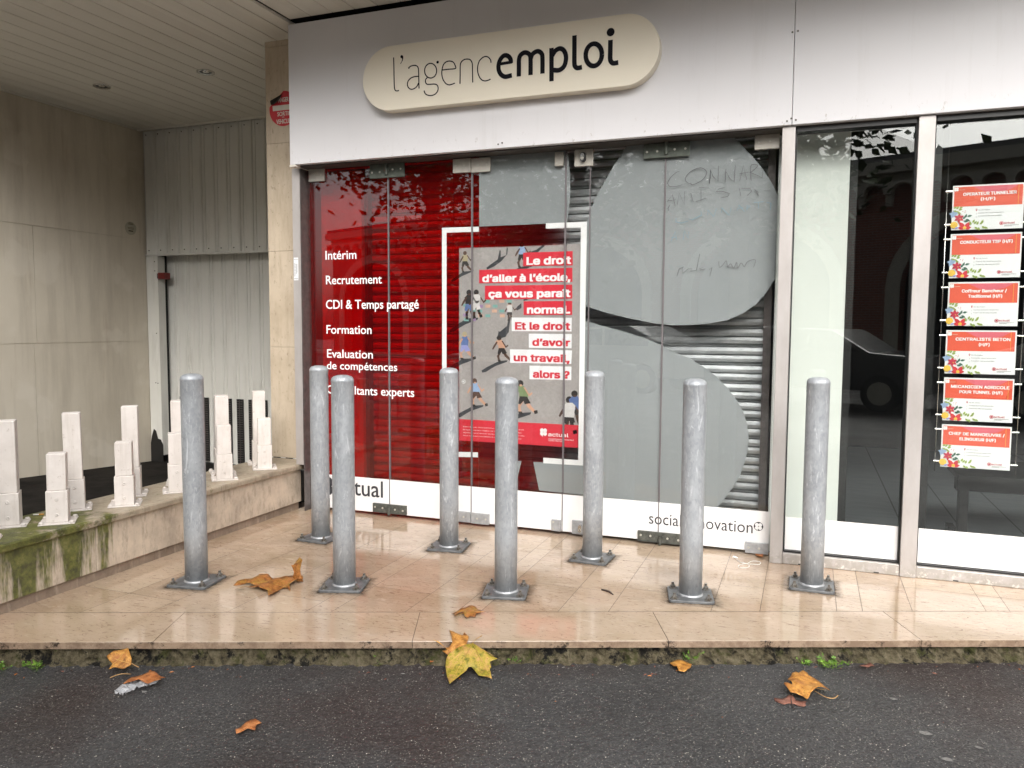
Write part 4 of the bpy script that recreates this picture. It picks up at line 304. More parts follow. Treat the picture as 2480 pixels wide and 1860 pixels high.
bk.inputs['Color1'].default_value = (0.34, 0.10, 0.065, 1); bk.inputs['Color2'].default_value = (0.24, 0.07, 0.05, 1); bk.inputs['Mortar'].default_value = (0.30, 0.26, 0.22, 1)
bk.inputs['Mortar Size'].default_value = 0.012; bk.inputs['Brick Width'].default_value = 0.24; bk.inputs['Row Height'].default_value = 0.08
t.set(bk.outputs[0], 0.85); M['brick'] = t.m
M['stone'] = plain('pale_stone_band', (0.50, 0.45, 0.37), 0.8); M['dark_open'] = plain('dark_opening', (0.02, 0.02, 0.022), 0.4)
M['bark'] = plain('plane_tree_bark', (0.16, 0.13, 0.09), 0.9, var=0.4, scale=4, bump=0.5)
t = NT('tree_foliage'); t.set(t.ramp(t.rnd(), [(0, (0.06, 0.085, 0.02)), (1, (0.09, 0.10, 0.025))]), 0.6); 
c = t.ramp(t.noise(0.8, 3), [(0.3, (0.035, 0.06, 0.012)), (0.6, (0.075, 0.10, 0.02)), (0.75, (0.16, 0.13, 0.03))]); t.set(c); M['foliage'] = t.m
M['car_white'] = plain('white_car_paint', (0.72, 0.72, 0.72), 0.3, var=0.02, coat=1); M['car_dark'] = plain('dark_car_paint', (0.05, 0.055, 0.065), 0.3, var=0.05, coat=1)
M['car_glass'] = plain('car_window', (0.02, 0.024, 0.028), 0.05, spec=0.8); M['tyre'] = plain('tyre', (0.015, 0.015, 0.015), 0.8)
M['render'] = plain('pale_render', (0.45, 0.43, 0.40), 0.8)

t = NT('floor_grime_contact_shade')  # floor dirt around the bollard plates, with a painted contact shadow in it
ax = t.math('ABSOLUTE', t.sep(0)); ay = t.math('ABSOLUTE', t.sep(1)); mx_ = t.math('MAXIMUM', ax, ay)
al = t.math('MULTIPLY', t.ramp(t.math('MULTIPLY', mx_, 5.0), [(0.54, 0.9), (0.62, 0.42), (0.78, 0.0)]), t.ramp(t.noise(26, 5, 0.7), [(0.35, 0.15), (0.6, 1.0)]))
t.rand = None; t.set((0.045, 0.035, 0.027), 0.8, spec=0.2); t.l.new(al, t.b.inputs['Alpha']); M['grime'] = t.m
# ---------------------------------------------------------------- object helpers
def tag(o, label=None, cat=None, group=None, kind=None):
    for k, v in (('label', label), ('category', cat), ('group', group), ('kind', kind)):
        if v: o[k] = v
    return o
def thing(name, label, cat, loc=(0, 0, 0), rz=0, group=None):
    o = bpy.data.objects.new(name, None); COL.objects.link(o); o.location = loc; o.rotation_euler = (0, 0, rz); o.empty_display_size = 0.1
    return tag(o, label, cat, group)
def link(name, bm, mats, parent=None, world=True, smooth=False):
    me = bpy.data.meshes.new(name); bm.to_mesh(me); bm.free()
    for m in (mats if isinstance(mats, (list, tuple)) else [mats]): me.materials.append(M[m] if isinstance(m, str) else m)
    if smooth:
        for p in me.polygons: p.use_smooth = True
    o = bpy.data.objects.new(name, me); COL.objects.link(o)
    if parent:
        o.parent = parent
        if world and parent.type == 'EMPTY': o.matrix_parent_inverse = Matrix.Translation(-Vector(parent.location))
    return o
def BM(): return bmesh.new()
def box(bm, x0, x1, y0, y1, z0, z1, mi=0, bev=0.0):
    if x0 > x1: x0, x1 = x1, x0
    if y0 > y1: y0, y1 = y1, y0
    if z0 > z1: z0, z1 = z1, z0
    vs = [bm.verts.new((x, y, z)) for z in (z0, z1) for x, y in ((x0, y0), (x1, y0), (x1, y1), (x0, y1))]
    fs = [bm.faces.new([vs[i] for i in f]) for f in ((3, 2, 1, 0), (4, 5, 6, 7), (0, 1, 5, 4), (1, 2, 6, 5), (2, 3, 7, 6), (3, 0, 4, 7))]
    for f in fs: f.material_index = mi
    if bev: bmesh.ops.bevel(bm, geom=list({e for f in fs for e in f.edges}), offset=bev, segments=2, affect='EDGES', profile=0.5)
    return bm
def bx(x0, x1, y0, y1, z0, z1, bev=0.0): return box(BM(), x0, x1, y0, y1, z0, z1, 0, bev)
def prism(bm, pts, z0, z1, mi=0):
    """extrude an XY polygon"""
    a = [bm.verts.new((p[0], p[1], z0)) for p in pts]; b = [bm.verts.new((p[0], p[1], z1)) for p in pts]
    n = len(pts); fs = [bm.faces.new(b), bm.faces.new(a[::-1])]
    for i in range(n): fs.append(bm.faces.new((a[i], a[(i + 1) % n], b[(i + 1) % n], b[i])))
    for f in fs: f.material_index = mi
    bmesh.ops.recalc_face_normals(bm, faces=fs); return bm
def plate(bm, pts, y, th=0.0012, mi=0):
    """a thin sheet on a vertical XZ plane: polygon in XZ, thickness towards +Y"""
    a = [bm.verts.new((p[0], y, p[1])) for p in pts]; b = [bm.verts.new((p[0], y + th, p[1])) for p in pts]
    n = len(pts); fs = [bm.faces.new(a), bm.faces.new(b[::-1])]
    for i in range(n): fs.append(bm.faces.new((a[i], b[i], b[(i + 1) % n], a[(i + 1) % n])))
    for f in fs: f.material_index = mi
    bmesh.ops.recalc_face_normals(bm, faces=fs); return bm
def rect(x0, x1, z0, z1): return [(x0, z0), (x1, z0), (x1, z1), (x0, z1)]
def disc(cx, cz, r, n=20, rx=None): return [(cx + (rx or r) * math.cos(2 * math.pi * i / n), cz + r * math.sin(2 * math.pi * i / n)) for i in range(n)]
def cyl(bm, c, r, h, n=16, axis='Z', r2=None, mi=0):
    ret = bmesh.ops.create_cone(bm, cap_ends=True, segments=n, radius1=r, radius2=r if r2 is None else r2, depth=h)
    mt = Matrix.Translation(c)
    if axis == 'Y': mt = mt @ Matrix.Rotation(R(90), 4, 'X')
    if axis == 'X': mt = mt @ Matrix.Rotation(R(90), 4, 'Y')
    bmesh.ops.transform(bm, matrix=mt, verts=ret['verts'])
    for v in ret['verts']:
        for f in v.link_faces: f.material_index = mi
    return bm
def lathe(bm, prof, n=32, mi=0):
    rings = [[bm.verts.new((r * math.cos(2 * math.pi * i / n), r * math.sin(2 * math.pi * i / n), z)) for i in range(n)] for r, z in prof]
    for a, b in zip(rings, rings[1:]):
        for i in range(n):
            f = bm.faces.new((a[i], a[(i + 1) % n], b[(i + 1) % n], b[i])); f.material_index = mi; f.smooth = True
    if prof[-1][0] > 1e-6: bm.faces.new(rings[-1])
    if prof[0][0] > 1e-6: bm.faces.new(rings[0][::-1])
    return bm
def tube(bm, pts, rad, n=6, mi=0):
    pts = [Vector(p) for p in pts]; rings = []
    for i, p in enumerate(pts):
        d = (pts[min(i + 1, len(pts) - 1)] - pts[max(i - 1, 0)]).normalized()
        u = d.cross(Vector((0, 0, 1))) if abs(d.z) < 0.95 else d.cross(Vector((0, 1, 0)))
        u.normalize(); w = d.cross(u); r = rad[i] if isinstance(rad, (list, tuple)) else rad
        rings.append([bm.verts.new(p + (u * math.cos(2 * math.pi * k / n) + w * math.sin(2 * math.pi * k / n)) * r) for k in range(n)])
    for a, b in zip(rings, rings[1:]):
        for k in range(n):
            f = bm.faces.new((a[k], a[(k + 1) % n], b[(k + 1) % n], b[k])); f.smooth = True; f.material_index = mi
    bm.faces.new(rings[0][::-1]); bm.faces.new(rings[-1]); return bm
def smooth_pts(pts, k=5):
    """Catmull-Rom through the points"""
    if len(pts) < 3: return list(pts)
    P = [pts[0]] + list(pts) + [pts[-1]]; out = []
    for i in range(1, len(P) - 2):
        p0, p1, p2, p3 = P[i - 1:i + 3]
        for j in range(k):
            t = j / k
            out.append(tuple(0.5 * (2 * b + (c - a) * t + (2 * a - 5 * b + 4 * c - d) * t * t + (3 * b - a - 3 * c + d) * t ** 3) for a, b, c, d in zip(p0, p1, p2, p3)))
    out.append(tuple(pts[-1])); return out
def stroke(bm, pts, w, y, th=0.001, mi=0, k=5, taper=False):
    """a flat ribbon of width w along an XZ polyline"""
    pts = smooth_pts(pts, k); q = []
    for p in pts:
        if not q or math.hypot(p[0] - q[-1][0], p[1] - q[-1][1]) > 1e-5: q.append(p)
    L, Rr = [], []; n = len(q)
    for i, p in enumerate(q):
        a = q[max(i - 1, 0)]; b = q[min(i + 1, n - 1)]; dx, dz = b[0] - a[0], b[1] - a[1]; l = math.hypot(dx, dz) or 1
        ww = w * (0.55 + 0.45 * math.sin(math.pi * min(max(i / (n - 1), 0.06), 0.94))) if taper else w
        L.append((p[0] - dz / l * ww / 2, p[1] + dx / l * ww / 2)); Rr.append((p[0] + dz / l * ww / 2, p[1] - dx / l * ww / 2))
    va = [bm.verts.new((a[0], y, a[1])) for a in L]; vb = [bm.verts.new((a[0], y, a[1])) for a in Rr]
    va2 = [bm.verts.new((a[0], y + th, a[1])) for a in L]; vb2 = [bm.verts.new((a[0], y + th, a[1])) for a in Rr]
    for i in range(n - 1):
        for f in ((va[i], va[i + 1], vb[i + 1], vb[i]), (va2[i], vb2[i], vb2[i + 1], va2[i + 1]), (va[i], va2[i], va2[i + 1], va[i + 1]), (vb[i], vb[i + 1], vb2[i + 1], vb2[i])):
            bm.faces.new(f).material_index = mi
    return bm
FONT = None
try:
    import os
    fp_ = os.path.join(bpy.utils.system_resource('DATAFILES') or '', 'fonts', 'Inter.woff2')   # Blender's own bundled typeface; the built-in one otherwise
    if os.path.exists(fp_): FONT = bpy.data.fonts.load(fp_)
except Exception: FONT = None
def text_bm(bm, s, y, x0, x1, z, cap=None, zh=None, bold=0.0, mi=0, shear=0.0, align=None, th=0.0006, font=''):
    """lettering on the XZ plane at y, from x0 to x1 (None: natural width), baseline z, capital height cap"""
    cu = bpy.data.curves.new('t', 'FONT'); cu.body = s; cu.size = 1.0; cu.shear = shear; cu.resolution_u = 3; cu.fill_mode = 'FRONT'
    if FONT and font == 'i': cu.font = FONT
    o = bpy.data.objects.new('t', cu); COL.objects.link(o); bpy.context.view_layer.update()
    me = bpy.data.meshes.new_from_object(o.evaluated_get(bpy.context.evaluated_depsgraph_get()))
    bpy.data.objects.remove(o); bpy.data.curves.remove(cu)
    if not me.vertices: return bm
    xs = [v.co.x for v in me.vertices]; a, b = min(xs), max(xs)
    sz = cap / 0.73
    sx = (x1 - x0) / (b - a) if x1 is not None else sz * 0.9
    bx_, bz_ = bold * sz, bold * sz * 0.6
    offs = [(0, 0)] if bold <= 0 else [(-bx_, -bz_), (bx_, -bz_), (-bx_, bz_), (bx_, bz_)] + ([(0, 0)] if bold > 0.02 else [])
    w_ = (x1 - x0) if x1 is not None else 0
    for q, (ox, oz) in enumerate(offs):          # a heavier weight: the same glyphs laid over each other, a little apart
        nv = [bm.verts.new((x0 + (v.co.x - a) * sx + ox, y + q * 0.00006, z + v.co.y * sz + oz)) for v in me.vertices]
        for p in me.polygons:
            try: f = bm.faces.new([nv[i] for i in p.vertices]); f.material_index = mi
            except ValueError: pass
    bpy.data.meshes.remove(me); return bm
def text_obj(name, s, mat, parent, *a, **k):
    bm = BM(); text_bm(bm, s, *a, **k); bmesh.ops.recalc_face_normals(bm, faces=bm.faces[:]); return link(name, bm, mat, parent)
def copy_tree(o, parent=None):
    c = o.copy(); COL.objects.link(c)
    if parent: c.parent = parent
    for ch in list(o.children): copy_tree(ch, c)
    return c
KX, KY = 0.9285, 0.3713                 # direction of the kerb
NX, NY = 0.3713, -0.9285                # across the kerb, towards the street
def KN(s, t): return (KX * t + NX * s, KY * t + NY * s)
SE = -3.294                             # s of the step edge
ZA = -0.098                             # asphalt level

# ================================================================ GROUND
bm = BM()
a, b, c, d = KN(SE - 1.2, -60), KN(SE - 1.2, 60), KN(40, 60), KN(40, -60)
vs = [bm.verts.new((*p, ZA)) for p in (d, c, b, a)]; f = bm.faces.new(vs); f.normal_update()
if f.normal.z < 0: f.normal_flip()
tag(link('pavement', bm, 'asphalt'), kind='structure')
# terrace tiles: strips along Y with staggered cross joints, cut by the kerb line
YB = 4.90
XL = [-3.49, -3.17, -2.868, -2.535, -2.194, -2.079, -1.753, -1.526, -1.423, -1.079, -0.855, -0.399, -0.18, 0.165, 0.281, 0.505, 0.838, 0.945, 1.29, 1.53, 1.96, 2.3, 2.62, 3.1, 3.6]
JS = {-3.49: [2.94, 3.75], -3.17: [2.94, 4.2], -2.868: [3.55, 4.4], -2.535: [3.2, 4.1], -2.194: [3.51, 4.5], -2.079: [3.49, 4.2], -1.753: [3.75, 4.6], -1.526: [3.86, 4.45], -1.423: [3.85, 4.5], -1.079: [3.86, 4.42],
      -0.855: [3.95, 4.48], -0.399: [4.2, 4.48], -0.18: [4.3], 0.165: [4.25], 0.281: [4.40], 0.505: [4.5]}
def clip(poly, s0):
    """keep the part of the polygon with s <= s0 (towards the building)"""
    out = []
    for i in range(len(poly)):
        p, q = poly[i], poly[(i + 1) % len(poly)]
        sp, sq = NX * p[0] + NY * p[1] - s0, NX * q[0] + NY * q[1] - s0
        if sp <= 0: out.append(p)
        if (sp < 0) != (sq < 0):
            u = sp / (sp - sq); out.append((p[0] + (q[0] - p[0]) * u, p[1] + (q[1] - p[1]) * u))
    return out
SJ = SE - 0.345
bm = BM(); lay = bm.faces.layers.float.new('tile'); g = 0.0011
for i in range(len(XL) - 1):
    x0, x1 = XL[i] + g, XL[i + 1] - g; ys = [1.6] + JS.get(XL[i], [3.9 + 0.5 * random.random(), 4.5]) + [YB]
    for y0, y1 in zip(ys, ys[1:]):
        p = clip([(x0, y0 + g), (x1, y0 + g), (x1, y1 - g), (x0, y1 - g)], SJ - 0.0015)
        if len(p) > 2:
            f = bm.faces.new([bm.verts.new((*q, 0.0)) for q in p]); f[lay] = random.random(); f.normal_update()
            if f.normal.z < 0: f.normal_flip()
tag(link('terrace_floor', bm, 'marble'), kind='structure')
bm = BM(); f = bm.faces.new([bm.verts.new((*p, -0.004)) for p in clip([(-3.6, 1.5), (3.7, 1.5), (3.7, YB + 0.1), (-3.6, YB + 0.1)], SE - 0.02)]); f.normal_update()
if f.normal.z < 0: f.normal_flip()
tag(link('terrace_joints', bm, 'grout'), kind='structure')
# edge slabs of the step, each a bevelled stone
ts = [-4.58, -3.47, -2.363, -1.251, -0.150 , 0.96, 2.07, 3.18, 4.2]
def t_of(x, y): return KX * x + KY * y
t0 = t_of(-2.573, 2.478); tl = [t0 + 1.108 * k for k in range(-3, 7)]
bm = BM(); lay = bm.faces.layers.float.new('tile')
for ta, tb in zip(tl, tl[1:]):
    ta += 0.0013; tb -= 0.0013; r_ = random.random()
    nb = len(bm.faces)
    pts = [KN(SJ + 0.0022, ta), KN(SJ + 0.0022, tb), KN(SE, tb), KN(SE, ta)]
    a4 = [bm.verts.new((*p, -0.031)) for p in pts]; b4 = [bm.verts.new((*p, 0.0)) for p in pts]
    fs = [bm.faces.new(b4), bm.faces.new(a4)] + [bm.faces.new((a4[i], a4[(i + 1) % 4], b4[(i + 1) % 4], b4[i])) for i in range(4)]
    bmesh.ops.recalc_face_normals(bm, faces=fs)
    e = [e for e in b4[2].link_edges if e.other_vert(b4[2]) is b4[3]]
    bmesh.ops.bevel(bm, geom=e, offset=0.0025, segments=2, affect='EDGES', profile=0.5)
    for f in bm.faces:
        if f[lay] == 0.0: f[lay] = 0.3 + 0.6 * r_
tag(link('step_edge', bm, 'slab'), kind='structure')
# concrete footing of the step, uneven
bm = BM(); n = 700; rows = []
for k in range(n + 1):
    tt = -6.5 + 13.0 * k / n; off = 0.004 * math.sin(k * 1.7) + random.uniform(-0.009, 0.006)
    rows.append([bm.verts.new((*KN(SE - 0.012 + off + e, tt), z)) for e, z in ((0.0, -0.029), (random.uniform(-0.012, 0.006), -0.045), (0.003 + random.uniform(-0.012, 0.010), -0.062), (0.008 + random.uniform(-0.008, 0.012), -0.080), (0.022 + random.uniform(0, 0.022), -0.0995))])
for a, b in zip(rows, rows[1:]):
    for j in range(4): bm.faces.new((a[j], a[j + 1], b[j + 1], b[j]))
bmesh.ops.recalc_face_normals(bm, faces=bm.faces[:])
tag(link('step_footing', bm, 'moss_concrete'), kind='structure')
# driveway into the passage
bm = BM(); prof = [(0.6, -0.094), (2.4, 0.02), (3.2, 0.03), (5.1, -0.083), (7.2, -0.205)]
for (ya, za), (yb, zb) in zip(prof, prof[1:]): bm.faces.new([bm.verts.new(p) for p in ((-6.83, ya, za), (-3.86, ya, za), (-3.86, yb, zb), (-6.83, yb, zb))])
tag(link('driveway', bm, 'driveway'), kind='structure')
# carriageway and far pavement behind the camera
bm = BM(); f = bm.faces.new([bm.verts.new((*KN(s, q), ZA + 0.004)) for s, q in ((13.5, -60), (13.5, 60), (17.0, 60), (17.0, -60))]); f.normal_update()
if f.normal.z < 0: f.normal_flip()
tag(link('far_pavement', bm, 'stone'), kind='structure')

# ================================================================ LOW WALL
lw = thing('low_wall', 'low stone wall with green moss streaks and a flat coping beside the terrace', 'wall', (-3.65, 3.0, 0))
YW0 = 1.35
ys = [YW0, 2.02, 3.016, 4.03, 4.80]
bm = BM()
for y0, y1 in zip(ys, ys[1:]): box(bm, -3.60, -3.472, y0 + 0.0015, y1 - 0.0015, 0.055, 0.298, 0, 0.003)
link('facing', bm, 'wall_stone', lw)
bm = BM()
for y0, y1 in zip([YW0, 2.35, 3.42, 4.5], [2.35, 3.42, 4.5, 4.79]): box(bm, -3.84, -3.49, y0 + 0.001, y1 - 0.001, -0.2, 0.054)
box(bm, -3.84, -3.605, YW0, 4.95, 0.05, 0.297); link('plinth', bm, 'plinth', lw)
# coping with a ragged front edge
bm = BM()
for y0, y1 in ((YW0, 2.30), (2.30, 3.06), (3.06, 3.93), (3.93, 4.93)):
    n = 26; A_, B_, C_ = [], [], []
    for k in range(n + 1):
        y = y0 + 0.0015 + (y1 - y0 - 0.003) * k / n; e = random.uniform(-0.0045, 0.002) - (0.006 if random.random() < 0.08 else 0)
        A_.append([bm.verts.new(p) for p in ((-3.865, y, 0.299), (-3.865, y, 0.339), (-3.447 + e, y, 0.339), (-3.443 + e * .6, y, 0.330), (-3.446 + e * 0.4, y, 0.304), (-3.452, y, 0.299))])
    for a, b in zip(A_, A_[1:]):
        for j in range(6): bm.faces.new((a[j], a[(j + 1) % 6], b[(j + 1) % 6], b[j]))
    bm.faces.new(A_[0]); bm.faces.new(A_[-1][::-1])
bmesh.ops.recalc_face_normals(bm, faces=bm.faces[:])
link('coping', bm, 'coping', lw)

# ================================================================ WHITE SQUARE POSTS
def post_parts(root, h):
    link('base_plate', box(BM(), -0.082, 0.082, -0.082, 0.082, 0.0, 0.006, 0, 0.0015), 'white_paint', root, False)
    link('sleeve', box(BM(), -0.0495, 0.0495, -0.0495, 0.0495, 0.006, 0.168, 0, 0.003), 'white_paint', root, False)
    link('tube', box(BM(), -0.0435, 0.0435, -0.0435, 0.0435, 0.1685, h, 0, 0.004), 'white_paint', root, False)
    for sx in (-1, 1):
        for sy in (-1, 1): link('bolt', lathe(BM(), [(0.0, 0.005), (0.012, 0.0055), (0.012, 0.013), (0.0085, 0.017), (0, 0.018)], 10), 'white_paint', root, False).location = (sx * 0.068, sy * 0.068, 0)
    for z in (0.045, 0.125):
        bm = BM(); lathe(bm, [(0.0085, 0.0), (0.0085, 0.0025), (0.004, 0.0035), (0.004, 0.001), (0, 0.001)], 12)
        bmesh.ops.transform(bm, matrix=Matrix.Translation((0, -0.0495, z)) @ Matrix.Rotation(R(90), 4, 'X'), verts=bm.verts[:])
        link('screw', bm, 'white_paint', root, False)
tall = [(2.755, 'tall white square post cut by the left edge of the photo'), (3.135, 'tall white square post just behind the leftmost whole short post'),
        (3.525, 'tall white square post with a dark dot and a scratch'), (3.905, 'tall white square post half hidden by the leftmost galvanised bollard'),
        (4.295, 'tall white square post in front of the middle garage vents'), (4.685, 'tall white square post nearest the stone pier')]
short = [(2.478, 'short white square post at the left photo edge with only its plate showing'), (2.893, 'short white square post on the mossy part of the coping, leftmost whole short one'),
         (3.316, 'short white square post beside the coping joint, in front of the post with a scratch'), (3.705, 'short white square post with two screws, half hidden by the leftmost bollard'),
         (4.12, 'short white square post before the middle garage vents'), (4.53, 'short white square post with two screws nearest the stone pier')]
pt = thing('square_post', tall[0][1], 'post', (-3.752, tall[0][0], 0.3395), R(45), 'tall white posts along the back of the coping'); post_parts(pt, 0.532)
ps = thing('square_post', short[0][1], 'post', (-3.584, short[0][0], 0.3395), R(45), 'short white posts along the front of the coping'); post_parts(ps, 0.357)
for y, lb in tall[1:]:
    c = copy_tree(pt); c.location.y = y; c['label'] = lb; c.rotation_euler = (R(random.uniform(-0.5, 0.5)), R(random.uniform(-0.5, 0.5)), R(45 + random.uniform(-4, 3)))
for y, lb in short[1:]:
    c = copy_tree(ps); c.location.y = y; c['label'] = lb; c.rotation_euler = (R(random.uniform(-0.6, 0.6)), R(random.uniform(-0.6, 0.6)), R(45 + random.uniform(-5, 4)))
bu = D['leaf']['butt']
bm = BM(); tube(bm, [bu[0], [0.45 * bu[0][k] + 0.55 * bu[1][k] for k in range(3)]], 0.0035, 8, 1); tube(bm, [[0.449 * bu[0][k] + 0.551 * bu[1][k] for k in range(3)], bu[1]], 0.0036, 8, 0)
tag(link('cigarette_end', bm, ['filter', 'cord']), 'orange and white cigarette end lying on the mossy coping', 'cigarette end')

# ================================================================ PASSAGE (left)
XA, YG, ZS = -6.83, 6.69, 3.44
aw = thing('concrete_wall', 'stained bare concrete wall along the left side of the covered passage', 'wall', (XA, 4, 0))
bm = BM()
zj = [-0.6, 1.164, 2.266, 3.6]
yj = {0: [0.9, 2.6, 4.1, 5.33, 6.9], 1: [0.9, 2.6, 4.1, 5.36, 6.9], 2: [0.9, 3.6, 6.9]}
for k in range(3):
    for y0, y1 in zip(yj[k], yj[k][1:]): box(bm, XA - 0.3, XA + random.uniform(-0.0012, 0.0012), y0 + 0.0022, y1 - 0.0022, zj[k] + 0.0025, zj[k + 1] - 0.0025)
box(bm, XA - 0.31, XA - 0.006, 0.95, 6.89, -0.5, 3.58); link('wall_slab', bm, 'concrete', aw)
st = thing('round_sticker', 'small bleached round sticker on the concrete wall near the garage', 'sticker', (XA + 0.002, 6.50, 2.376))
bm = BM(); vs = [bm.verts.new((XA + 0.0035, 6.50 + 0.075 * math.cos(q * math.pi / 12), 2.376 + 0.075 * math.sin(q * math.pi / 12) * (0.86 if q < 12 else 1))) for q in range(24)]
f = bm.faces.new(vs); e_ = bmesh.ops.extrude_face_region(bm, geom=[f]); bmesh.ops.translate(bm, vec=(-0.0012, 0, 0), verts=[v for v in e_['geom'] if isinstance(v, bmesh.types.BMVert)]); bmesh.ops.recalc_face_normals(bm, faces=bm.faces[:]); link('disc', bm, 'pale_sticker', st)
bm = BM()
for z, w, h in ((2.425, .05, .004), (2.412, .07, .005), (2.375, .085, .004), (2.362, .075, .004), (2.337, .06, .012)): box(bm, XA + 0.0045, XA + 0.0052, 6.50 - w / 2, 6.50 + w / 2, z, z + h)
link('lettering', bm, 'sticker_back', st)

# garage front: fixed ribbed panel above, ribbed door below
gp = thing('garage_panel', 'fixed grey ribbed metal panel above the garage door', 'panel', (-5.3, YG, 2.8))
def ribbed(x0, x1, y, z0, z1, pitch, ph=0.0):
    bm = BM(); x = x0; prof = []
    k = 0
    while x < x1:
        for dx, dy in ((0.0, 0.0), (0.006, 0.010), (0.012, 0.0), (pitch * 0.62, -0.002), (pitch * 0.68, -0.014), (pitch * 0.80, -0.014), (pitch * 0.86, 0.0)): prof.append((min(x + dx, x1), y + dy))
        x += pitch; k += 1
    prof.append((x1, y))
    A_ = [bm.verts.new((p[0], p[1], z0)) for p in prof]; B_ = [bm.verts.new((p[0], p[1], z1)) for p in prof]
    for i in range(len(prof) - 1):
        if prof[i + 1][0] - prof[i][0] > 1e-6: bm.faces.new((A_[i], A_[i + 1], B_[i + 1], B_[i]))
    box(bm, x0, x1, y + 0.02, y + 0.06, z0 + 0.001, z1 - 0.001)
    return bm
link('ribbed_sheet', ribbed(-6.81, -3.86, YG, 2.112, 3.425, 0.163), 'sheet', gp)
bm = BM(); box(bm, -6.82, -3.87, YG - 0.008, YG + 0.05, 2.092, 2.110); link('trim', bm, 'sheet', gp)
for k in range(10):
    for z in (2.15, 3.385): bm = BM(); cyl(bm, (-6.77 + 0.163 * k, YG - 0.004, z), 0.006, 0.008, 8, 'Y'); link('screw', bm, 'sheet_line', gp)
gd = thing('garage_door', 'grey ribbed garage door with black vent grilles low down', 'door', (-5.3, 6.93, 0))
link('leaf', ribbed(-6.72, -3.86, 6.86, -0.17, 2.3, 0.163), 'sheet', gd)
for k in range(16):
    xv = -6.70 + 0.1562 * k
    if xv > -4.0 or xv < -6.69: continue
    bm = BM(); box(bm, xv, xv + 0.082, 6.838, 6.852, -0.155, 0.548)
    vn = link('vent', bm, 'vent', gd); bm = BM()
    for j in range(28): box(bm, xv + 0.004, xv + 0.037, 6.833, 6.8375, -0.15 + 0.0248 * j, -0.15 + 0.0248 * j + 0.0045); box(bm, xv + 0.045, xv + 0.078, 6.833, 6.8375, -0.15 + 0.0248 * j, -0.15 + 0.0248 * j + 0.0045)
    box(bm, xv + 0.0385, xv + 0.0425, 6.831, 6.836, -0.152, 0.54); link('grille', bm, 'alu_dark', vn)
bm = BM(); box(bm, -6.70, -3.87, 6.84, 6.90, -0.24, -0.172); link('bottom_seal', bm, 'black', gd)
jb = thing('garage_door_jamb', 'pale grey metal jamb left of the garage door with black peeled patch at its foot', 'door jamb', (-6.74, YG, 0))
link('post', box(BM(), -6.82, -6.661, YG, 6.79, -0.10, 2.088), 'sheet', jb)
link('guide', box(BM(), -6.80, -6.69, 6.80, 6.85, -0.2, 2.2), 'gap', jb)
bm = BM(); plate(bm, [(-6.825, -0.28), (-6.65, -0.28), (-6.65, 0.02), (-6.68, 0.075), (-6.72, 0.085), (-6.745, 0.17), (-6.775, 0.19), (-6.80, 0.12), (-6.822, 0.03)], YG - 0.006, 0.004); link('peeled_patch', bm, 'black', jb)
bm = BM()
for z in (0.70, 0.705, 1.25, 1.93, 2.03): cyl(bm, (-6.70 - 0.03 * (z > 0.702 and z < 0.8), YG - 0.001, z), 0.006, 0.006, 8, 'Y')
link('screw', bm, 'sheet_line', jb)
rb = thing('warning_lamp', 'small dark red lamp box on the garage jamb', 'lamp', (-6.585, YG - 0.03, 1.873))
bm = BM(); box(bm, -6.635, -6.54, YG - 0.03, YG + 0.06, 1.838, 1.908, 0, 0.008); link('lens', bm, 'red_box', rb)
bm = BM(); box(bm, -6.655, -6.6355, YG - 0.02, YG + 0.05, 1.845, 1.90); link('bracket', bm, 'alu_dark', rb)
bm = BM(); box(bm, -6.9, -3.8, 7.02, 7.06, -0.6, 3.5)
link('back_panel', bm, 'gap', gp)

# ================================================================ BUILDING
sb = thing('shop_building', 'white fronted shop building with a slatted soffit under its overhanging upper storey', 'building', (0, 5, 0))
YE = 3.52
bm = BM(); box(bm, -7.25, 4.2, YE, 8.5, 3.62, 9.5); box(bm, -7.25, 4.2, YE, YE + 0.05, 3.44, 3.6); link('upper_storey', bm, 'render', sb)
def slats(x0, x1, y0, y1, z, pitch, w):
    bm = BM(); x = x0
    while x < x1 - 0.01:
        xe = min(x + pitch - w, x1)
        box(bm, x, xe, y0, y1, z, z + 0.012, 0, 0.0025); x += pitch
    return bm
link('soffit_slats', slats(-6.828, -3.425, YE + 0.06, 6.66, ZS, 0.172, 0.008), 'soffit', sb)
link('soffit_slats', slats(-3.40, 4.1, YE + 0.06, 4.652, ZS + 0.003, 0.172, 0.0045), 'soffit', sb)
link('soffit_void', bx(-6.9, 4.15, YE + 0.055, 6.8, ZS + 0.028, ZS + 0.05), 'gap', sb)
for q in ((-3.458, -3.43, YE + 0.07, 4.94, ZS - 0.006, ZS - 0.0005), (-6.825, -3.66, 6.62, 6.655, ZS - 0.02, ZS - 0.002), (-6.826, -6.80, YE + 0.07, 6.6, ZS - 0.016, ZS - 0.002)): link('soffit_trim', box(BM(), *q), 'soffit', sb)
# stone pier
bm = BM(); zb = [0.340, 1.185, 1.906, 2.70, 3.40, 3.47]
for z0, z1 in zip(zb, zb[1:]): box(bm, -3.845, -3.462 if z0 > 0.3 else -3.46, 4.95, 5.6, z0 + 0.001, z1 - 0.001, 0, 0.0015)
link('stone_pier', bm, 'pier', sb)
link('side_wall', bx(-3.86, -3.5, 5.605, 8.4, -0.5, 3.46), 'pier', sb)
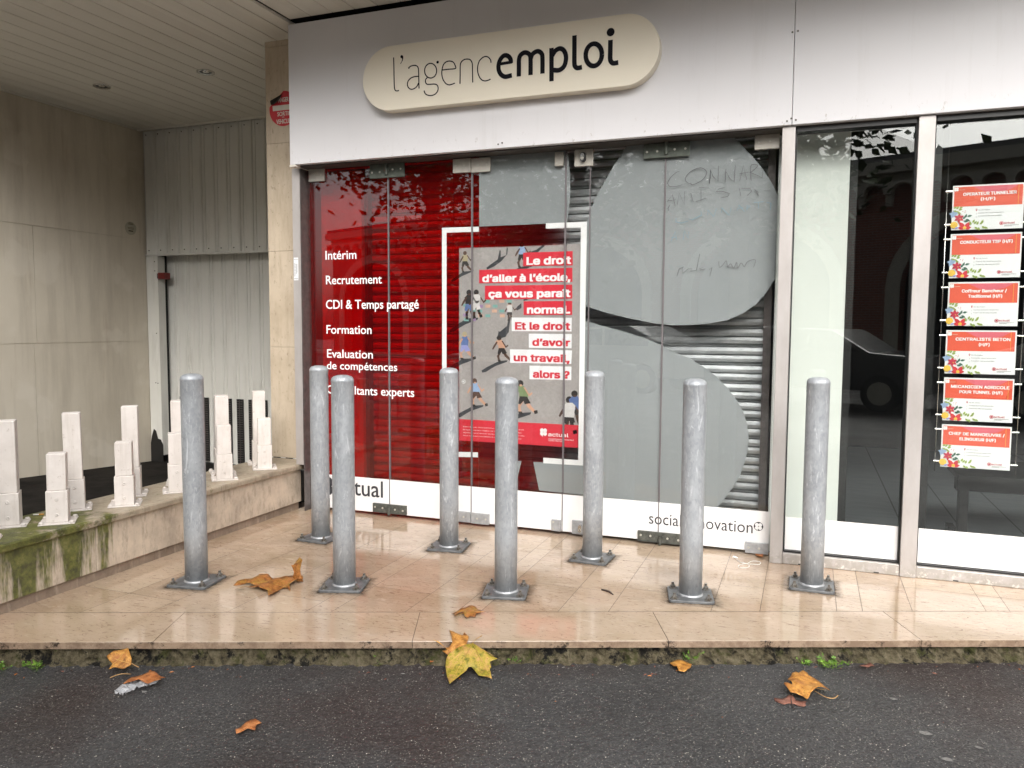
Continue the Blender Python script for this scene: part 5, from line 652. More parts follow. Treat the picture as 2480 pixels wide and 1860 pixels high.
# fascia: two white panels, one seam
YFA = 4.66
SEAM = -0.126
link('fascia_panel', box(BM(), -3.425, SEAM - 0.0012, YFA, 4.945, 2.466, 3.414, 0, 0.003), 'fascia', sb)
fp2 = link('fascia_panel', box(BM(), SEAM + 0.0012, 4.1, YFA, 4.945, 2.466, 3.414, 0, 0.003), 'fascia', sb)
bm = BM()
for x, z in ((SEAM - 0.026, 2.487), (SEAM + 0.02, 2.49), (SEAM - 0.012, 2.96), (SEAM + 0.016, 2.963), (-1.862, 2.49), (-1.835, 2.497), (SEAM - 0.004, 2.50)):
    cyl(bm, (x, YFA - 0.001, z), 0.0055, 0.004, 10, 'Y'); cyl(bm, (x, YFA - 0.0035, z), 0.0028, 0.002, 8, 'Y', mi=1)
link('screw', bm, ['bolt', 'black'], fp2)
bm = BM(); prism(bm, [(-3.4285, 4.658), (-3.38, 4.658), (-3.37, 4.70), (-3.4285, 4.72)], 2.4525, 2.4655); link('chipped_corner', bm, 'old_white', sb)
link('header', bx(-3.39, 4.0, 4.70, 4.86, 2.458, 2.4655), 'fascia_under', sb)
# jamb, mullions, sills
bm = BM(); box(bm, -3.466, -3.404, 4.735, 4.86, 0.341, 2.457, 0, 0.002); link('jamb', bm, 'alu', sb)
bm = BM(); box(bm, -3.4035, -3.398, 4.74, 4.90, 0.0, 2.457); box(bm, -3.43, -3.404, 4.795, 4.9, 0.0, 0.30); link('jamb_reveal', bm, 'alu_dark', sb)
for x0, x1 in ((-0.175, -0.106), (0.503, 0.582), (1.86, 1.94)): link('mullion', box(BM(), x0, x1, 4.682, 4.80, 0.001, 2.464, 0, 0.002), 'alu', sb)
for x0, x1 in ((-0.105, 0.502), (0.583, 1.859), (1.941, 4.0)):
    bm = BM(); box(bm, x0, x1, 4.692, 4.80, 0.001, 0.062, 0, 0.003)
    sl_ = link('sill', bm, 'alu', sb); bm = BM()
    for q in (0.14, 0.79): box(bm, x0 + (min(x1, 1.9) - x0) * q, x0 + (min(x1, 1.9) - x0) * q + 0.026, 4.6905, 4.70, 0.004, 0.0095)
    link('drain_slot', bm, 'black', sl_)
    bm = BM(); box(bm, x0 + 0.001, x0 + 0.0075, 4.715, 4.78, 0.064, 2.455); box(bm, x1 - 0.0075, x1 - 0.001, 4.715, 4.78, 0.064, 2.455); box(bm, x0 + 0.0075, x1 - 0.0075, 4.715, 4.78, 0.0625, 0.072); box(bm, x0 + 0.0075, x1 - 0.0075, 4.70, 4.78, 2.435, 2.456)
    wf = link('window_gasket', bm, 'black', sb)
    w = link('window_pane', box(BM(), x0 + 0.008, x1 - 0.008, 4.742, 4.750, 0.0725, 2.4345), 'glass2', sb)
    bm = BM(); plate(bm, rect(x0 + 0.010, x1 - 0.010, 0.0745, 0.2635), 4.7385, 0.002); link('white_strip', bm, 'white_vinyl', w)
# inner rooms
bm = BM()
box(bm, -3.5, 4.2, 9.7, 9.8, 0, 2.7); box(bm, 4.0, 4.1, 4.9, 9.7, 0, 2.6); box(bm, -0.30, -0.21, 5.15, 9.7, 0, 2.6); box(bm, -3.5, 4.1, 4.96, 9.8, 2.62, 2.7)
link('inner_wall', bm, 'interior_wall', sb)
link('inner_floor', bx(-3.49, 4.1, 4.862, 9.75, -0.06, -0.001), 'inner_floor', sb)
link('inner_pillar', box(BM(), -0.20, 0.187, 4.93, 5.12, 0, 2.6, 0, 0.003), 'pillar', sb)
bm = BM(); box(bm, 0.19, 0.235, 5.06, 5.3, 0, 2.6); box(bm, 0.60, 0.648, 4.90, 4.95, 0, 2.6); link('inner_post', bm, 'black', sb)
link('inner_panel', bx(-3.375, -3.035, 4.955, 5.10, 0, 2.46), 'panel_pale', sb)

# ================================================================ ROLLER SHUTTER
rs = thing('roller_shutter', 'closed galvanised roller shutter with ribbed slats behind the glass doors', 'roller shutter', (-1.6, 5.0, 0))
YR = 5.06; PITCH = 0.1135
prof = [(0, .022), (.03, -.010), (.06, -.017), (.22, -.020), (.385, -.0155), (.40, .020), (.45, .020), (.468, -.016), (.64, -.019), (.83, -.0135), (.845, .026), (.895, .026), (.91, -.009), (.935, -.009), (.95, .022)]
pp = []
z = 0.0
while z < 2.5:
    pp += [(z + a * PITCH, YR + b) for a, b in prof]; z += PITCH
bm = BM(); A_ = [bm.verts.new((-3.0, y, z)) for z, y in pp]; B_ = [bm.verts.new((-0.262, y, z)) for z, y in pp]
for i in range(len(pp) - 1): bm.faces.new((A_[i], B_[i], B_[i + 1], A_[i + 1]))
bmesh.ops.recalc_face_normals(bm, faces=bm.faces[:]); link('slats', bm, 'shutter', rs)
bm = BM(); box(bm, -0.26, -0.215, 4.955, 5.12, 0, 2.55); box(bm, -3.03, -3.002, 4.985, 5.12, 0, 2.55); link('guide_rail', bm, 'alu_dark', rs)
link('bottom_rail', bx(-3.0, -0.263, YR - 0.022, YR + 0.01, 0.0, 0.05), 'alu_dark', rs)

# ================================================================ GLASS FRONT
gf = thing('glass_front', 'glass door front with red film on the left and grey petals on the right', 'glass doors', (-1.8, 4.825, 0))
YGL = 4.82; JX = D['joints']; edges = [-3.393] + JX + [-0.181]
# joints: 0.0 -2.740, -2.111, -1.466, -1.308(lock strip), -0.841
panes = []
for x0, x1 in zip(edges, edges[1:]):
    panes.append(link('glass_leaf', box(BM(), x0 + 0.006, x1 - 0.006, YGL, YGL + 0.008, 0.022, 2.455), 'glass', gf))
for k, x in enumerate(JX): link('glass_edge', bx(x - (0.0052 if k != 3 else 0.003), x + (0.0052 if k != 3 else 0.003), YGL - 0.0005, YGL + 0.0105, 0.272, 2.45), 'seal', gf)
for k, x in enumerate(JX):
    if k != 3: link('glass_edge', bx(x - 0.003, x + 0.003, YGL - 0.0062, YGL - 0.002, 0.024, 0.2705), 'seal', gf)
YF = 4.8315
pz0, pz1, px0, px1 = D['poster'][2][1] + 0.002, D['poster'][0][1] - 0.002, D['poster'][0][0] + 0.002, D['poster'][1][0] - 0.002
bm = BM(); plate(bm, [(-3.385, 0.266), (-2.0625, 0.266), (-2.0625, pz0), (px0, pz0), (px0, pz1), (-2.0625, pz1), (-2.0625, 2.48), (-3.385, 2.48)], YF, 0.001); link('red_film', bm, 'red_film', gf)
bm = BM(); plate(bm, rect(-2.0618, -1.44, 0.266, pz0), YF, 0.001); link('fading_red_film', bm, 'red_fade', gf)
bm = BM(); plate(bm, rect(-2.0618, -1.44, pz1, 2.0085), YF, 0.001); link('fading_red_film', bm, 'red_fade', gf)
for nm in ('greyA', 'greyB', 'greyC', 'greyD'):
    bm = BM(); plate(bm, smooth_pts(D[nm], 1), YF - 0.0022, 0.001); link('petal_film', bm, 'grey_film', gf)
for nm in ('brL', 'brR'):
    bm = BM(); plate(bm, D[nm], YF - 0.0028, 0.0004); link('white_bracket', bm, 'white_vinyl', gf)
bm = BM(); plate(bm, rect(-3.388, -0.186, 0.024, 0.267), YGL - 0.003, 0.0022); ws = link('white_band', bm, 'white_vinyl', gf)
for s, (p0, p1, pc) in D['text']:
    text_obj('lettering', s, 'text_white', gf, YGL - 0.0016, p0[0], p1[0], 0.5 * (p0[1] + p1[1]), cap=(pc[1] - 0.5 * (p0[1] + p1[1])) * (0.97 if 'de ' in s else 1.0), bold=0.010)
# brand line on the white band: clover, word, slogan, badge
def petal(cx, cz, ang, r):
    pts = []
    for k in range(25):
        q = -math.pi / 2 + math.pi * k / 24 * 2
        rad = r * (0.52 + 0.48 * abs(math.cos(q * 0.5 - math.pi / 4 + 0)) if False else 1)
        pts.append((q, rad))
    # heart-shaped leaf: two lobes meeting at the centre
    out = [(0.0, 0.0)]
    for k in range(17):
        q = math.pi * k / 16
        out.append((0.40 * r * (1 - math.cos(q)) * 0 + r * (0.22 + 0.62 * math.sin(q) ** 0.8 + 0.10 * math.sin(q) * abs(math.cos(q))), r * 0.44 * math.cos(q)))
    ca, sa = math.cos(ang), math.sin(ang)
    return [(cx + ca * u - sa * v, cz + sa * u + ca * v) for u, v in out]
def clover(bm, cx, cz, r, y, mi=0, th=0.0006, gap=0.06):
    for a in (45, 135, 225, 315):
        dx, dz = math.cos(R(a)) * gap * r, math.sin(R(a)) * gap * r
        plate(bm, petal(cx + dx, cz + dz, R(a), r), y, th, mi)
    plate(bm, [(cx - 0.03 * r, cz - 0.1 * r), (cx + 0.05 * r, cz - 0.1 * r), (cx - 0.18 * r, cz - 1.0 * r), (cx - 0.3 * r, cz - 0.95 * r)], y, th, mi)
YT = YGL - 0.0048
bm = BM(); clover(bm, -3.272, 0.183, 0.083, YT); link('clover_emblem', bm, 'grey_ink', gf)
text_obj('lettering', 'actual', 'grey_ink', gf, YT, -3.172, -2.795, 0.134, cap=0.124, bold=0.008)
text_obj('lettering', 'social innovation', 'grey_ink', gf, YT, -0.9005, -0.2793, 0.129, cap=0.077, bold=0.0)
bm = BM(); ring = [(-0.247 + 0.027 * math.cos(q * math.pi / 16), 0.174 + 0.027 * math.sin(q * math.pi / 16)) for q in range(33)]
plate(bm, ring[:-1], YT, 0.0005); clover(bm, -0.247, 0.174, 0.0255, YT - 0.0012, 1, 0.0006, 0.08); link('clover_badge', bm, ['grey_ink', 'white_vinyl'], gf)
# marker graffiti
bm = BM()
for s in D['graf']['c1']: stroke(bm, s, 0.0046, 4.8165, 0.0005, 0, 4 if len(s) > 7 else 1, True)
link('marker_writing', bm, 'faint_ink', gf)
bm = BM()
for s in D['graf']['c2']: stroke(bm, s, 0.0042, 4.8165, 0.0005, 0, 1, True)
link('marker_writing', bm, 'faint_blue', gf)
# patch fittings and hinges
PL = D['plates']
def fitting(key, mat, bolts, parent, name='patch_fitting', lock=None, barrel=None, bm_mat='bolt_head'):
    (x0, z1), (x1, z0) = PL[key]
    if x1 > -0.19: x1 = -0.186
    z1 = min(z1, 2.4565); z0 = max(z0, 0.012)
    y = YGL - 0.020
    o = link(name, box(BM(), x0 + 0.0006, x1 - 0.0006, y, YGL - (0.0008 if z0 > 1 else 0.004), z0, z1, 0, 0.0015), mat, parent)
    for u, v in bolts:
        xx, zz = x0 + (x1 - x0) * u, z0 + (z1 - z0) * v
        bm = BM(); cyl(bm, (xx, y - 0.0012, zz), 0.0068, 0.0024, 14, 'Y'); cyl(bm, (xx, y - 0.0026, zz), 0.004, 0.001, 10, 'Y'); link('bolt', bm, bm_mat, o)
    if barrel:
        bm = BM(); xx = x0 + (x1 - x0) * barrel
        cyl(bm, (xx, y - 0.005, 0.5 * (z0 + z1) + 0.012 * (1 if z0 > 1 else -1)), 0.011, (z1 - z0) * 0.86, 16, 'Z'); box(bm, xx - 0.022, xx + 0.024, y - 0.008, y - 0.0005, z0 + (z1 - z0) * 0.38, z0 + (z1 - z0) * 0.68, 0, 0.002); link('pivot', bm, mat, o)
    if lock:
        xx, zz = x0 + (x1 - x0) * 0.5, 0.5 * (z0 + z1); bm = BM()
        n = 20; pr = []
        for k in range(n): q = 2 * math.pi * k / n; pr.append((xx + 0.0175 * math.cos(q), zz + 0.0165 * math.sin(q) + (0.012 if math.sin(q) > 0 else -0.012)))
        plate(bm, pr, y - 0.022, 0.0215); link('lock_body', bm, 'black' if z0 > 1 else 'steel_low', o)
        bm = BM(); plate(bm, [(a * 0.66 + xx * 0.34 - 0.003, b * 0.82 + zz * 0.18) for a, b in pr], y - 0.0245, 0.002); plate(bm, disc(xx - 0.003, zz - 0.009, 0.009), y - 0.0262, 0.0015, 1); plate(bm, rect(xx - 0.0045, xx - 0.0015, zz - 0.016, zz - 0.004), y - 0.0272, 0.001, 2); link('lock_cylinder', bm, ['chrome', 'steel', 'black'], o)
    return o
fitting('P1', 'steel', [(0.82, .5)], panes[0]); fitting('H1', 'hinge', [(.075, .42), (.30, .42), (.68, .55), (.91, .55)], panes[1], 'hinge', barrel=.5)
fitting('P2', 'steel', [(.15, .5), (.63, .5)], panes[1]); fitting('P2b', 'steel', [(.35, .5), (.82, .5)], panes[2])
fitting('P3', 'steel', [(.22, .82), (.22, .18)], panes[2]); fitting('L1', 'steel', [], panes[4], 'lock_plate', lock=True)
fitting('H2', 'hinge', [(.075, .45), (.30, .45), (.68, .5), (.91, .5)], panes[4], 'hinge', barrel=.5); fitting('P4', 'steel', [(.16, .5), (.62, .5)], panes[5])
fitting('P5', 'steel_low', [], panes[0]); fitting('H3', 'hinge_low', [(.075, .6), (.30, .55), (.67, .5), (.90, .45)], panes[1], 'hinge', barrel=.5)
fitting('P6', 'steel_low', [(.2, .5), (.62, .5)], panes[1]); fitting('P6b', 'steel_low', [(.35, .5), (.82, .5)], panes[2]); fitting('P7', 'steel_low', [(.22, .8), (.22, .2)], panes[2])
fitting('L2', 'steel_low', [], panes[4], 'lock_plate', lock=True); fitting('H4', 'hinge_low', [(.07, .6), (.27, .6), (.62, .5), (.84, .45)], panes[4], 'hinge', barrel=.47); fitting('P8', 'steel_low', [(.15, .5), (.6, .5)], panes[5])

# ================================================================ POSTER
YO = 4.836; PXa, PXb, PZa, PZb = D['poster'][3][0], D['poster'][2][0], D['poster'][2][1], D['poster'][0][1]
po = thing('school_poster', 'grey and red campaign poster of children in a playground behind the glass', 'poster', (-1.8, YO, 1.2))
YO = 4.836
bm = BM(); plate(bm, rect(PXa, PXb, PZa, PZb), YO, 0.002); link('playground_print', bm, 'ground_print', po)
bm = BM(); plate(bm, rect(PXa + 0.0005, PXb - 0.0005, PZa + 0.0005, D['pband'][0][1]), YO - 0.0014, 0.001); link('red_footer', bm, 'brand_red', po)
def PX1(x, y):   # position on the poster sheet from sheet fractions
    return (PXa + (PXb - PXa) * x, PZb - (PZb - PZa) * y)
def F(kids):
    """printed figures: polygons in sheet fractions, later ones on top"""
    ms = []; bm = BM()
    for k, (m, pts) in enumerate(kids):
        if m not in ms: ms.append(m)
        plate(bm, [PX1(*p) for p in pts], YO - 0.0006 - 0.0002 * (k % 8), 0.00015, ms.index(m))
    return link('printed_children', bm, ms, po)
def kid(x, y, h, top, legs, skin='p_skin', hair='p_dark', lean=0.0, run=1, shadow=True, arms=True, skirt=None):
    """a small running child seen from above at sheet position x,y (head), height h"""
    w = h * 1.12; o = []
    def P(u, v): return (x + u * w, y + v * h)
    L = lean
    if shadow: o.append(('p_shadow', [P(L + .05, 1.0), P(-.15 + L, 1.02), P(-.75, 1.28), P(-1.05, 1.42), P(-1.0, 1.5), P(-.78, 1.47), P(-.45, 1.32), P(-.2, 1.22), P(.45, 1.05), P(.5, .98)]))
    o.append((skin if skirt is None else skin, [P(L - .10, .62), P(L + .02, .62), P(L - .02 - .12 * run, .82), P(L - .04 - .05 * run, 1.0), P(L - .13 - .08 * run, 1.0), P(L - .16 - .12 * run, .82)]))
    o.append((skin, [P(L + .0, .62), P(L + .13, .6), P(L + .18 + .18 * run, .8), P(L + .22 + .36 * run, .95), P(L + .12 + .36 * run, 1.0), P(L + .06 + .14 * run, .84)]))
    o.append((legs, [P(L - .17, .50), P(L + .15, .50), P(L + .22 + .1 * run, .70), P(L + .05, .74), P(L + .0, .64), P(L - .10 - .06 * run, .76), P(L - .24, .72)]))
    o.append(('p_dark', [P(L - .16 - .08 * run, .97), P(L - .02 - .05 * run, .97), P(L - .02, 1.05), P(L - .18, 1.05)]))
    o.append(('p_dark', [P(L + .10 + .36 * run, .93), P(L + .26 + .36 * run, .90), P(L + .28 + .36 * run, 1.0), P(L + .14 + .36 * run, 1.03)]))
    if arms: o += [(skin, [P(-.16, .24), P(-.08, .28), P(-.26, .48), P(-.36, .58), P(-.41, .54), P(-.33, .42)]), (skin, [P(.14, .22), P(.22, .22), P(.40, .42), P(.52, .36), P(.55, .41), P(.40, .50)])]
    o.append((top, [P(-.10, .18), P(.12, .17), P(.24, .25), P(.20 + L, .42), P(.19 + L, .57), P(-.19 + L, .57), P(-.19 + L, .40), P(-.24, .28)]))
    o.append((hair, [P(.14 * math.cos(q * math.pi / 6), .10 + .10 * math.sin(q * math.pi / 6)) for q in range(12)]))
    o.append((skin, [P(.02 + .07 * math.cos(q * math.pi / 4), .165 + .035 * math.sin(q * math.pi / 4)) for q in range(8)]))
    return o
tiles_ = []
for i in range(7):
    for j in range(4):
        if (i * 3 + j * 5) % 7 < 5:
            u, v = 0.035 + 0.062 * i + 0.006 * (j % 2), 0.268 + 0.0245 * j + (0.02 if i < 2 else 0)
            tiles_.append((['p_teal', 'p_violet', 'p_orange'][(i + 2 * j) % 3], [(u, v), (u + .042, v), (u + .042, v + .015), (u, v + .015)]))
bm = BM(); ms = ['p_teal', 'p_violet', 'p_orange']
for m, pts in tiles_: plate(bm, [PX1(*p) for p in pts], YO - 0.0008, 0.0003, ms.index(m))
link('printed_hopscotch', bm, ms, po)
F(kid(0.050, 0.018, 0.1037, 'p_khaki', 'p_dark', 'p_brown', 'p_brown'))
F([('p_shadow', [(.235, .105), (.28, .085), (.33, .065), (.345, .02), (.355, .02), (.355, .055), (.40, .045), (.405, .005), (.415, .01), (.41, .04), (.36, .075), (.30, .10), (.24, .115)])])
F(kid(0.530, -0.018, 0.122, 'p_sky', 'p_dark', 'p_brown'))
F([('p_shadow', [(.585, .05), (.61, .03), (.65, .022), (.70, .0), (.72, .004), (.69, .018), (.655, .038), (.63, .052)])])
F(kid(0.085, 0.215, 0.1464, 'p_dark', 'p_blue', 'p_brown', run=0.2))
F(kid(0.148, 0.215, 0.1403, 'p_white', 'p_white', 'p_brown', run=0.2, shadow=False))
F(kid(0.432, 0.278, 0.0915, 'p_white', 'p_dark', 'p_brown', 'p_brown', run=0.0, shadow=False))
F([('p_shadow', [(.43, .35), (.42, .37), (.41, .40), (.35, .43), (.34, .425), (.335, .445), (.32, .462), (.335, .47), (.36, .462), (.40, .455), (.41, .442), (.425, .432), (.43, .40), (.438, .36)]), ('p_shadow', [(.55, .262), (.575, .255), (.58, .27), (.545, .275)]), ('p_shadow', [(.50, .30), (.53, .285), (.53, .31), (.495, .322), (.48, .315)])])
F(kid(0.047, 0.430, 0.1403, 'p_blue', 'p_lilac', 'p_peach', 'p_khaki'))
F(kid(0.345, 0.448, 0.1281, 'p_peach', 'p_dark', 'p_brown', lean=0.15))
F(kid(0.135, 0.670, 0.1403, 'p_sky', 'p_brown', 'p_peach', 'p_brown', lean=0.1))
F(kid(0.525, 0.672, 0.1647, 'p_green', 'p_dark', 'p_peach', lean=0.15))
F(kid(0.965, 0.715, 0.1647, 'p_blue', 'p_dark', 'p_brown', run=0.1, shadow=False, arms=False)); F(kid(0.925, 0.745, 0.183, 'p_white', 'p_dark', 'p_brown', run=0.1, shadow=False))
bm = BM(); c0 = PX1(0.04, 0.690); plate(bm, disc(c0[0], c0[1], 0.0135), YO - 0.0014, 0.0004)
for q in range(5): plate(bm, disc(c0[0] + 0.008 * math.cos(q * 1.257), c0[1] + 0.008 * math.sin(q * 1.257), 0.0035, 8), YO - 0.002, 0.0004, 1)
link('printed_football', bm, ['text_white', 'p_dark'], po)
for s, bar, tx, wh in D['ptext']:
    bm = BM(); plate(bm, bar, YO - 0.0028, 0.0004); bo = link('text_bar', bm, 'card_white' if wh else 'brand_red', po)
    zb_ = 0.5 * (tx[0][1] + tx[1][1])
    text_obj('lettering', s, 'brand_red' if wh else 'text_white', bo, YO - 0.0034, tx[0][0], tx[1][0], zb_, cap=(tx[2][1] - tx[0][1]) * 1.0, bold=0.044, font='i')
sm = D['psmall']
for k, s in enumerate(['Chez Actual, nous pensons que le travail est un droit.', 'En tant qu’acteur majeur de l’emploi en France, nous', 'solutions pour donner accès au travail et trouvons des', 'travail intérimaire, recrutement, accompagnement, compétences']):
    text_obj('small_print', s, 'text_white', po, YO - 0.0022, sm[k][0], sm[4][0] - 0.02 * (k % 2), sm[k][1] - 0.006, cap=0.0098, font='i')
bm = BM(); clover(bm, sm[12][0], sm[12][1] + 0.002, 0.031, YO - 0.0024); link('clover_emblem', bm, 'text_white', po)
text_obj('lettering', 'actual', 'text_white', po, YO - 0.0024, sm[5][0], sm[6][0], sm[5][1], cap=0.034, bold=0.016, font='i')
text_obj('lettering', 'CONSTRUISONS ENSEMBLE', 'text_white', po, YO - 0.0024, sm[8][0], sm[9][0], sm[8][1], cap=0.0085)
text_obj('lettering', 'VOTRE TRAVAIL', 'text_white', po, YO - 0.0024, sm[10][0], sm[11][0] + 0.012, sm[10][1], cap=0.0085)
pc = thing('poster_cable', 'thin steel hanging wire just left of the school poster', 'cable', (-2.27, 4.875, 1.5))
bm = BM(); tube(bm, [(-2.268, 4.875, 0.5), (-2.268, 4.875, 2.45)], 0.0014); link('wire', bm, 'chrome', pc)
bm = BM(); cyl(bm, (-2.262, 4.875, 1.752), 0.0045, 0.03, 10, 'X'); link('clip', bm, 'chrome', pc)

# ================================================================ JOB CARDS IN THE WINDOW
YC = 4.80
titles = [(['OPERATEUR TUNNELIER', '(H/F)'],), (['CONDUCTEUR TSP (H/F)'],), (['Coffreur Bancheur /', 'Traditionnel (H/F)'],), (['CENTRALISTE BETON', '(H/F)'],), (['MECANICIEN AGRICOLE', 'POUR TUNNEL (H/F)'],), (['CHEF DE MANOEUVRE /', 'ELINGUEUR (H/F)'],)]
twid = [(.20, .86, .40, .60), (.19, .84, 0, 0), (.245, .795, .29, .765), (.19, .88, .475, .625), (.155, .90, .23, .84), (.155, .87, .265, .78)]
def leafpts(cx, cz, a, l, w): return [(cx + math.cos(a) * l * u - math.sin(a) * w * v, cz + math.sin(a) * l * u + math.cos(a) * w * v) for u, v in ((0, 0), (.3, .45), (.6, .42), (1, 0), (.6, -.42), (.3, -.45))]
CW, CH = 0.3285, 0.2335
def card_art(root, X0, Z1):
    def at(u, v): return (X0 + CW * u, Z1 - CH * v)
    bm = BM(); plate(bm, [at(0, 0), at(1, 0), at(1, 1), at(0, 1)], YC, 0.003); link('card_sheet', bm, 'card_white', root)
    bm = BM(); plate(bm, [at(.022, .035), at(.978, .035), at(.978, .475), at(.022, .475)], YC - 0.0012, 0.0008); plate(bm, [at(.28, .036), at(.92, .036), at(.80, .14), at(.62, .19), at(.45, .16)], YC - 0.0018, 0.0005, 1); plate(bm, [at(.918, .04), at(.922, .04), at(.922, .47), at(.918, .47)], YC - 0.0020, 0.0004, 2)
    link('red_header', bm, ['card_red', 'card_pink', 'p_yellow'], root)
    bm = BM(); cl = at(.05, .085); clover(bm, cl[0], cl[1], 0.0125, YC - 0.0026); plate(bm, [at(.085, .098), at(.165, .094), at(.165, .104), at(.085, .108)], YC - 0.0026, 0.0004, 1); link('header_emblem', bm, ['text_white', 'p_orange'], root)
    ms = ['p_leaf', 'p_dleaf', 'p_sky', 'p_lilac', 'p_yellow', 'p_flower', 'p_red']; bm = BM(); k = [0]
    def lay(pts, m): k[0] += 1; plate(bm, pts, YC - 0.0012 - 0.00035 * (k[0] % 9), 0.0003, ms.index(m))
    for (u, v, a, l) in ((.02, .51, .5, .018), (.06, .53, .9, .02), (.09, .55, .2, .02), (.05, .58, -.3, .022), (.08, .60, -.6, .02), (.02, .56, -.4, .02), (.10, .51, .3, .018)): lay(leafpts(*at(u, v), a, l, .011), 'p_leaf')
    for q in range(5): lay(leafpts(*at(.025, .645), q * 1.257 + .4, .022, .016), 'p_sky')
    for q in range(6): lay(leafpts(*at(.105, .735), q * 1.047 + .5, .026, .015), 'p_red')
    lay(disc(*at(.105, .735), .0095, 12), 'p_yellow')
    for (u, v, a, l) in ((.16, .76, .9, .022), (.19, .73, 1.2, .022), (.22, .70, .2, .024), (.17, .80, -.2, .022), (.20, .76, -.5, .024)): lay(leafpts(*at(u, v), a, l, .012), 'p_dleaf')
    lay(disc(*at(.035, .885), .018, 14), 'p_yellow')
    for q in range(4): lay(leafpts(*at(.05, .965), q * .8 + .3, .02, .012), 'p_lilac')
    for a in (.02, .85, 2.3, 3.12): lay(leafpts(*at(.19, .955), a, .042 if a in (.85, 2.3) else .032, .022), 'p_flower')
    lay(disc(*at(.19, .955), .0085, 12), 'p_yellow')
    for (u, v, a, l) in ((.28, .90, 1.9, .022), (.32, .88, .9, .022), (.36, .90, 1.2, .022), (.40, .89, .7, .024), (.33, .94, -.7, .022), (.38, .95, -1.2, .02), (.43, .93, -.6, .024), (.46, .95, -.4, .022), (.30, .85, 1.1, .02), (.42, .86, 1.0, .02)): lay(leafpts(*at(u, v), a, l, .011), 'p_leaf')
    for u, v in ((.12, .62), (.155, .585), (.19, .575), (.185, .61), (.145, .665)): lay(disc(*at(u, v), .0022, 6), 'p_red')
    link('flower_print', bm, ms, root)
    bm = BM()
    text_bm(bm, 'Île-de-France', YC - 0.0012, X0 + CW * .375, X0 + CW * .535, Z1 - CH * .575, cap=0.0062, bold=0.008, font='i'); text_bm(bm, 'Contrat de travail temporaire', YC - 0.0012, X0 + CW * .375, X0 + CW * .725, Z1 - CH * .642, cap=0.0062, bold=0.008, font='i'); text_bm(bm, 'A pourvoir dès que possible', YC - 0.0012, X0 + CW * .375, X0 + CW * .705, Z1 - CH * .708, cap=0.0062, bold=0.008, font='i')
    p0 = at(.348, .552); plate(bm, disc(p0[0], p0[1], .0042, 10), YC - 0.0012, 0.0004, 1); plate(bm, [(p0[0] - .0035, p0[1] - .002), (p0[0] + .0035, p0[1] - .002), (p0[0], p0[1] - .010)], YC - 0.0016, 0.0003, 1); plate(bm, disc(p0[0], p0[1], .002, 8), YC - 0.0022, 0.0003, 2)
    for v in (.63, .70): plate(bm, [at(.347, v), at(.3495, v), at(.3495, v + .035), at(.347, v + .035)], YC - 0.0012, 0.0004, 0)
    link('details', bm, ['grey_ink', 'p_red', 'card_white'], root)
    bm = BM(); lg = at(.705, .878); plate(bm, disc(lg[0], lg[1], .0098, 16), YC - 0.0012, 0.0003); plate(bm, disc(lg[0], lg[1], .0074, 16), YC - 0.0018, 0.0003, 1); clover(bm, lg[0], lg[1], .0066, YC - 0.0024, 0, 0.0003)
    text_bm(bm, 'actual', YC - 0.0012, X0 + CW * .738, X0 + CW * .888, Z1 - CH * .895, cap=0.0145, bold=0.014, font='i')
    plate(bm, [at(.745, .922), at(.945, .922), at(.945, .928), at(.745, .928)], YC - 0.0012, 0.0003, 2); plate(bm, [at(.745, .942), at(.85, .942), at(.85, .948), at(.745, .948)], YC - 0.0012, 0.0003, 2)
    link('emblem', bm, ['p_red', 'card_white', 'grey_ink'], root)
cz = [2.112, 1.858, 1.6025, 1.346, 1.0905, 0.8355]
lab = ['job card for a tunnel operator, topmost of the six', 'job card for a TSP driver, second from the top', 'job card for a Coffreur Bancheur, third from the top', 'job card for a concrete plant operator, CENTRALISTE BETON', 'job card for an agricultural mechanic, fifth from the top', 'job card for a CHEF DE MANOEUVRE, lowest of the six']
X0 = 0.6915
first = None
for k in range(6):
    if k == 0:
        root = thing('job_card', 'orange and white ' + lab[0], 'job card', (X0, YC, cz[0]), 0, 'job cards hanging in the window'); first = root; card_art(root, X0, cz[0]); proto = list(root.children)
    else:
        root = thing('job_card', 'orange and white ' + lab[k], 'job card', (X0, YC, cz[k]), 0, 'job cards hanging in the window')
        for ch in proto: c = ch.copy(); COL.objects.link(c); c.parent = root; c.matrix_parent_inverse = ch.matrix_parent_inverse.copy()
for k, root in enumerate([o for o in COL.objects if o.get('category') == 'job card']):
    w = twid[k]; lines = titles[k][0]; bm = BM(); Z1 = cz[k]
    if len(lines) == 2:
        text_bm(bm, lines[0], YC - 0.0024, X0 + CW * (w[0] - .05), X0 + CW * (w[1] + .03), Z1 - CH * .235, cap=0.0215, bold=0.030, font='i'); text_bm(bm, lines[1], YC - 0.0024, X0 + CW * w[2], X0 + CW * w[3], Z1 - CH * .355, cap=0.0215, bold=0.030, font='i')
    else: text_bm(bm, lines[0], YC - 0.0024, X0 + CW * (w[0] - .05), X0 + CW * (w[1] + .03), Z1 - CH * .225, cap=0.0215, bold=0.030, font='i')
    link('title', bm, 'text_white', root)
